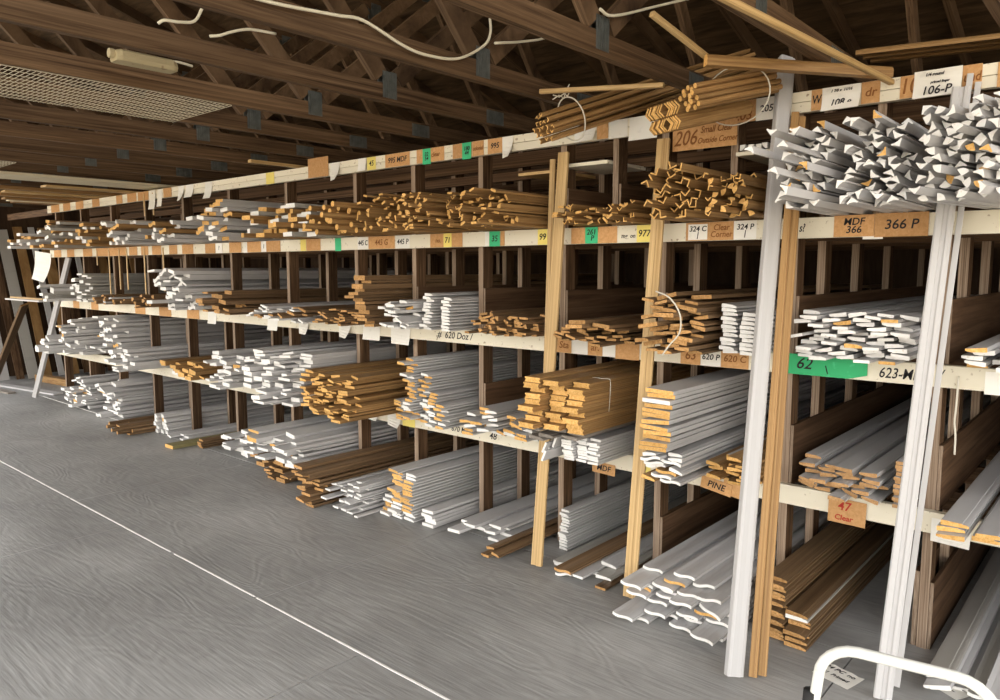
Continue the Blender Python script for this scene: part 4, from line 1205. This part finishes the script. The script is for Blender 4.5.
# old strip lamp housing
prof = [(-0.04, 0.0), (0.04, 0.0), (0.05, 0.016), (0.04, 0.04), (0.024, 0.05), (-0.024, 0.05), (-0.04, 0.04), (-0.05, 0.016)]
V = [(x, y, z) for y in (-0.13, -0.11, 0.11, 0.13) for x, z in [(a * (0.8 if abs(y) > 0.12 else 1), b2 * (0.85 if abs(y) > 0.12 else 1)) for a, b2 in prof]]
Fc = []
for r_ in range(3):
    for i in range(8):
        Fc.append((r_ * 8 + i, r_ * 8 + (i + 1) % 8, r_ * 8 + 8 + (i + 1) % 8, r_ * 8 + 8 + i))
Fc += [tuple(range(7, -1, -1)), tuple(range(24, 32))]
lamp = tag(link('hanging_lamp_housing', mesh('lamp_housing', V, Fc, ['lamp_paint']), None, (-3.40, 1.53, 2.475)), 'dusty yellow lamp housing between two roof chords', 'lamp')
V, Fc = tube_vf([(0, -0.15, 0.03), (0, -0.13, 0.03)], 0.02, 10)
link('end_cap', mesh('end_cap', V, Fc, ['lamp_paint']), lamp)
# long boards stored on the top rail under the far chords
def flat_board(name, x, y0, y1, z, w, t, mat, label):
    v, f = box_vf((x - w / 2, y0, z), (x + w / 2, y1, z + t))
    return tag(link(name, mesh(name, v, f, [mat])), label, 'board')
zt = LEV['D'] + 0.003
flat_board('stored_board', -7.55, 2.05, 5.1, zt + 0.018, 0.42, 0.022, 'cream_board', 'wide cream board lying on the top rail beneath the far chords')
flat_board('stored_board', -8.05, 2.6, 5.5, zt, 0.16, 0.018, 'fresh_pine', 'pale board on the top rail left of the wide cream one')
flat_board('stored_board', -8.55, 2.35, 5.4, zt, 0.12, 0.03, 'pine', 'brown board on the top rail, nearest of the far three')
flat_board('stored_board', -8.9, 2.5, 5.3, zt, 0.14, 0.018, 'fresh_pine', 'pale board on the top rail, middle of the far three')
flat_board('stored_board', -9.35, 2.2, 5.2, zt, 0.16, 0.035, 'pine', 'brown board on the top rail, farthest of the far three')
flat_board('stored_board', -5.05, 3.0, 5.6, zt, 0.045, 0.02, 'fresh_pine', 'single thin pine strip on the top rail near the large cardboard')
for k in range(3):
    flat_board('stored_board', -9.8 - 0.2 * k, 2.75 + 0.1 * k, 5.2, zt, 0.12, 0.02, 'cream_board' if k % 2 else 'pine', 'board at the far end of the top rail, %s of three' % NTH[k])

# ------------------------------------------------------------------ planks standing against the left wall, and boards on the far floor
specs = [(3.15, 0.16, 2.2, 'primed'), (3.36, 0.10, 2.2, 'old_timber'), (3.52, 0.14, 2.15, 'grey_primed'), (3.72, 0.12, 2.2, 'pine'), (3.9, 0.08, 2.2, 'primed'), (4.06, 0.15, 2.2, 'pine'), (4.28, 0.12, 2.0, 'old_timber'), (4.46, 0.07, 2.2, 'primed'), (4.62, 0.14, 2.3, 'old_timber'),
         (4.84, 0.13, 2.0, 'pine'), (5.06, 0.12, 2.2, 'old_timber'), (5.28, 0.13, 2.3, 'pine')]
cw = {'primed': 'white', 'old_timber': 'dark', 'grey_primed': 'grey', 'pine': 'brown'}
for k, (y, w, h, mt) in enumerate(specs):
    lean = 0.45 + 0.03 * (k % 3)
    v, f = beam_vf((-12.67 + lean, y + 0.12, 0.012), (-12.66, y - 0.02, h), w, 0.02, up=(1, 0, 0.2))
    tag(link('standing_plank', mesh('standing_plank', v, f, [mt])), '%s plank standing against the far wall, %s from the left' % (cw[mt], NTH[k]), 'plank')
for k, (a, c, w, mt) in enumerate((((-11.9, 3.10, 0.014), (-10.36, 3.36, 0.014), 0.12, 'primed'), ((-11.9, 3.62, 0.05), (-11.0, 3.72, 0.05), 0.1, 'pine'), ((-12.2, 2.9, 0.012), (-10.9, 3.0, 0.012), 0.09, 'grey_timber'))):
    v, f = beam_vf(a, c, w, 0.02 if k != 1 else 0.09)
    tag(link('floor_board', mesh('floor_board', v, f, [mt])), ('white board', 'brown timber', 'grey board')[k] + ' lying on the floor beyond the far end of the rack', 'board')

# ------------------------------------------------------------------ light: daylight from the open side behind the camera, sun on the yard
w = bpy.data.worlds.new('sky')
SC.world = w
w.use_nodes = True
nt = w.node_tree
bg = nt.nodes['Background']
tc = N(nt, 'ShaderNodeTexCoord')
sp = N(nt, 'ShaderNodeSeparateXYZ')
nt.links.new(tc.outputs['Generated'], sp.inputs[0])
r_ = ramp(nt, [(0.0, (0.45, 0.37, 0.26)), (0.495, (0.55, 0.46, 0.34)), (0.505, (1.0, 0.93, 0.82)), (0.62, (0.97, 0.94, 0.90)), (1.0, (0.84, 0.89, 0.97))])
mr = N(nt, 'ShaderNodeMapRange')
mr.inputs['From Min'].default_value = -1.0
nt.links.new(sp.outputs['Z'], mr.inputs['Value'])
nt.links.new(mr.outputs['Result'], r_.inputs['Fac'])
nt.links.new(r_.outputs['Color'], bg.inputs['Color'])
bg.inputs['Strength'].default_value = 4.3
sd = bpy.data.lights.new('sun', 'SUN')
sd.energy = 9.0
sd.angle = R(1.0)
sd.color = (1.0, 0.90, 0.74)
so = bpy.data.objects.new('sun', sd)
COL.objects.link(so)
so.rotation_euler = (R(-32), R(8), 0)     # high over the back of the shed: it lights the yard, not the rack
so.location = (0, 10, 12)

vs = SC.view_settings
vs.view_transform = 'Standard'
vs.look = 'None'
vs.exposure = 0.06
vs.gamma = 1.0
vs.use_curve_mapping = False
SC.cycles.use_denoising = True
SC.cycles.max_bounces = 8
SC.cycles.diffuse_bounces = 5
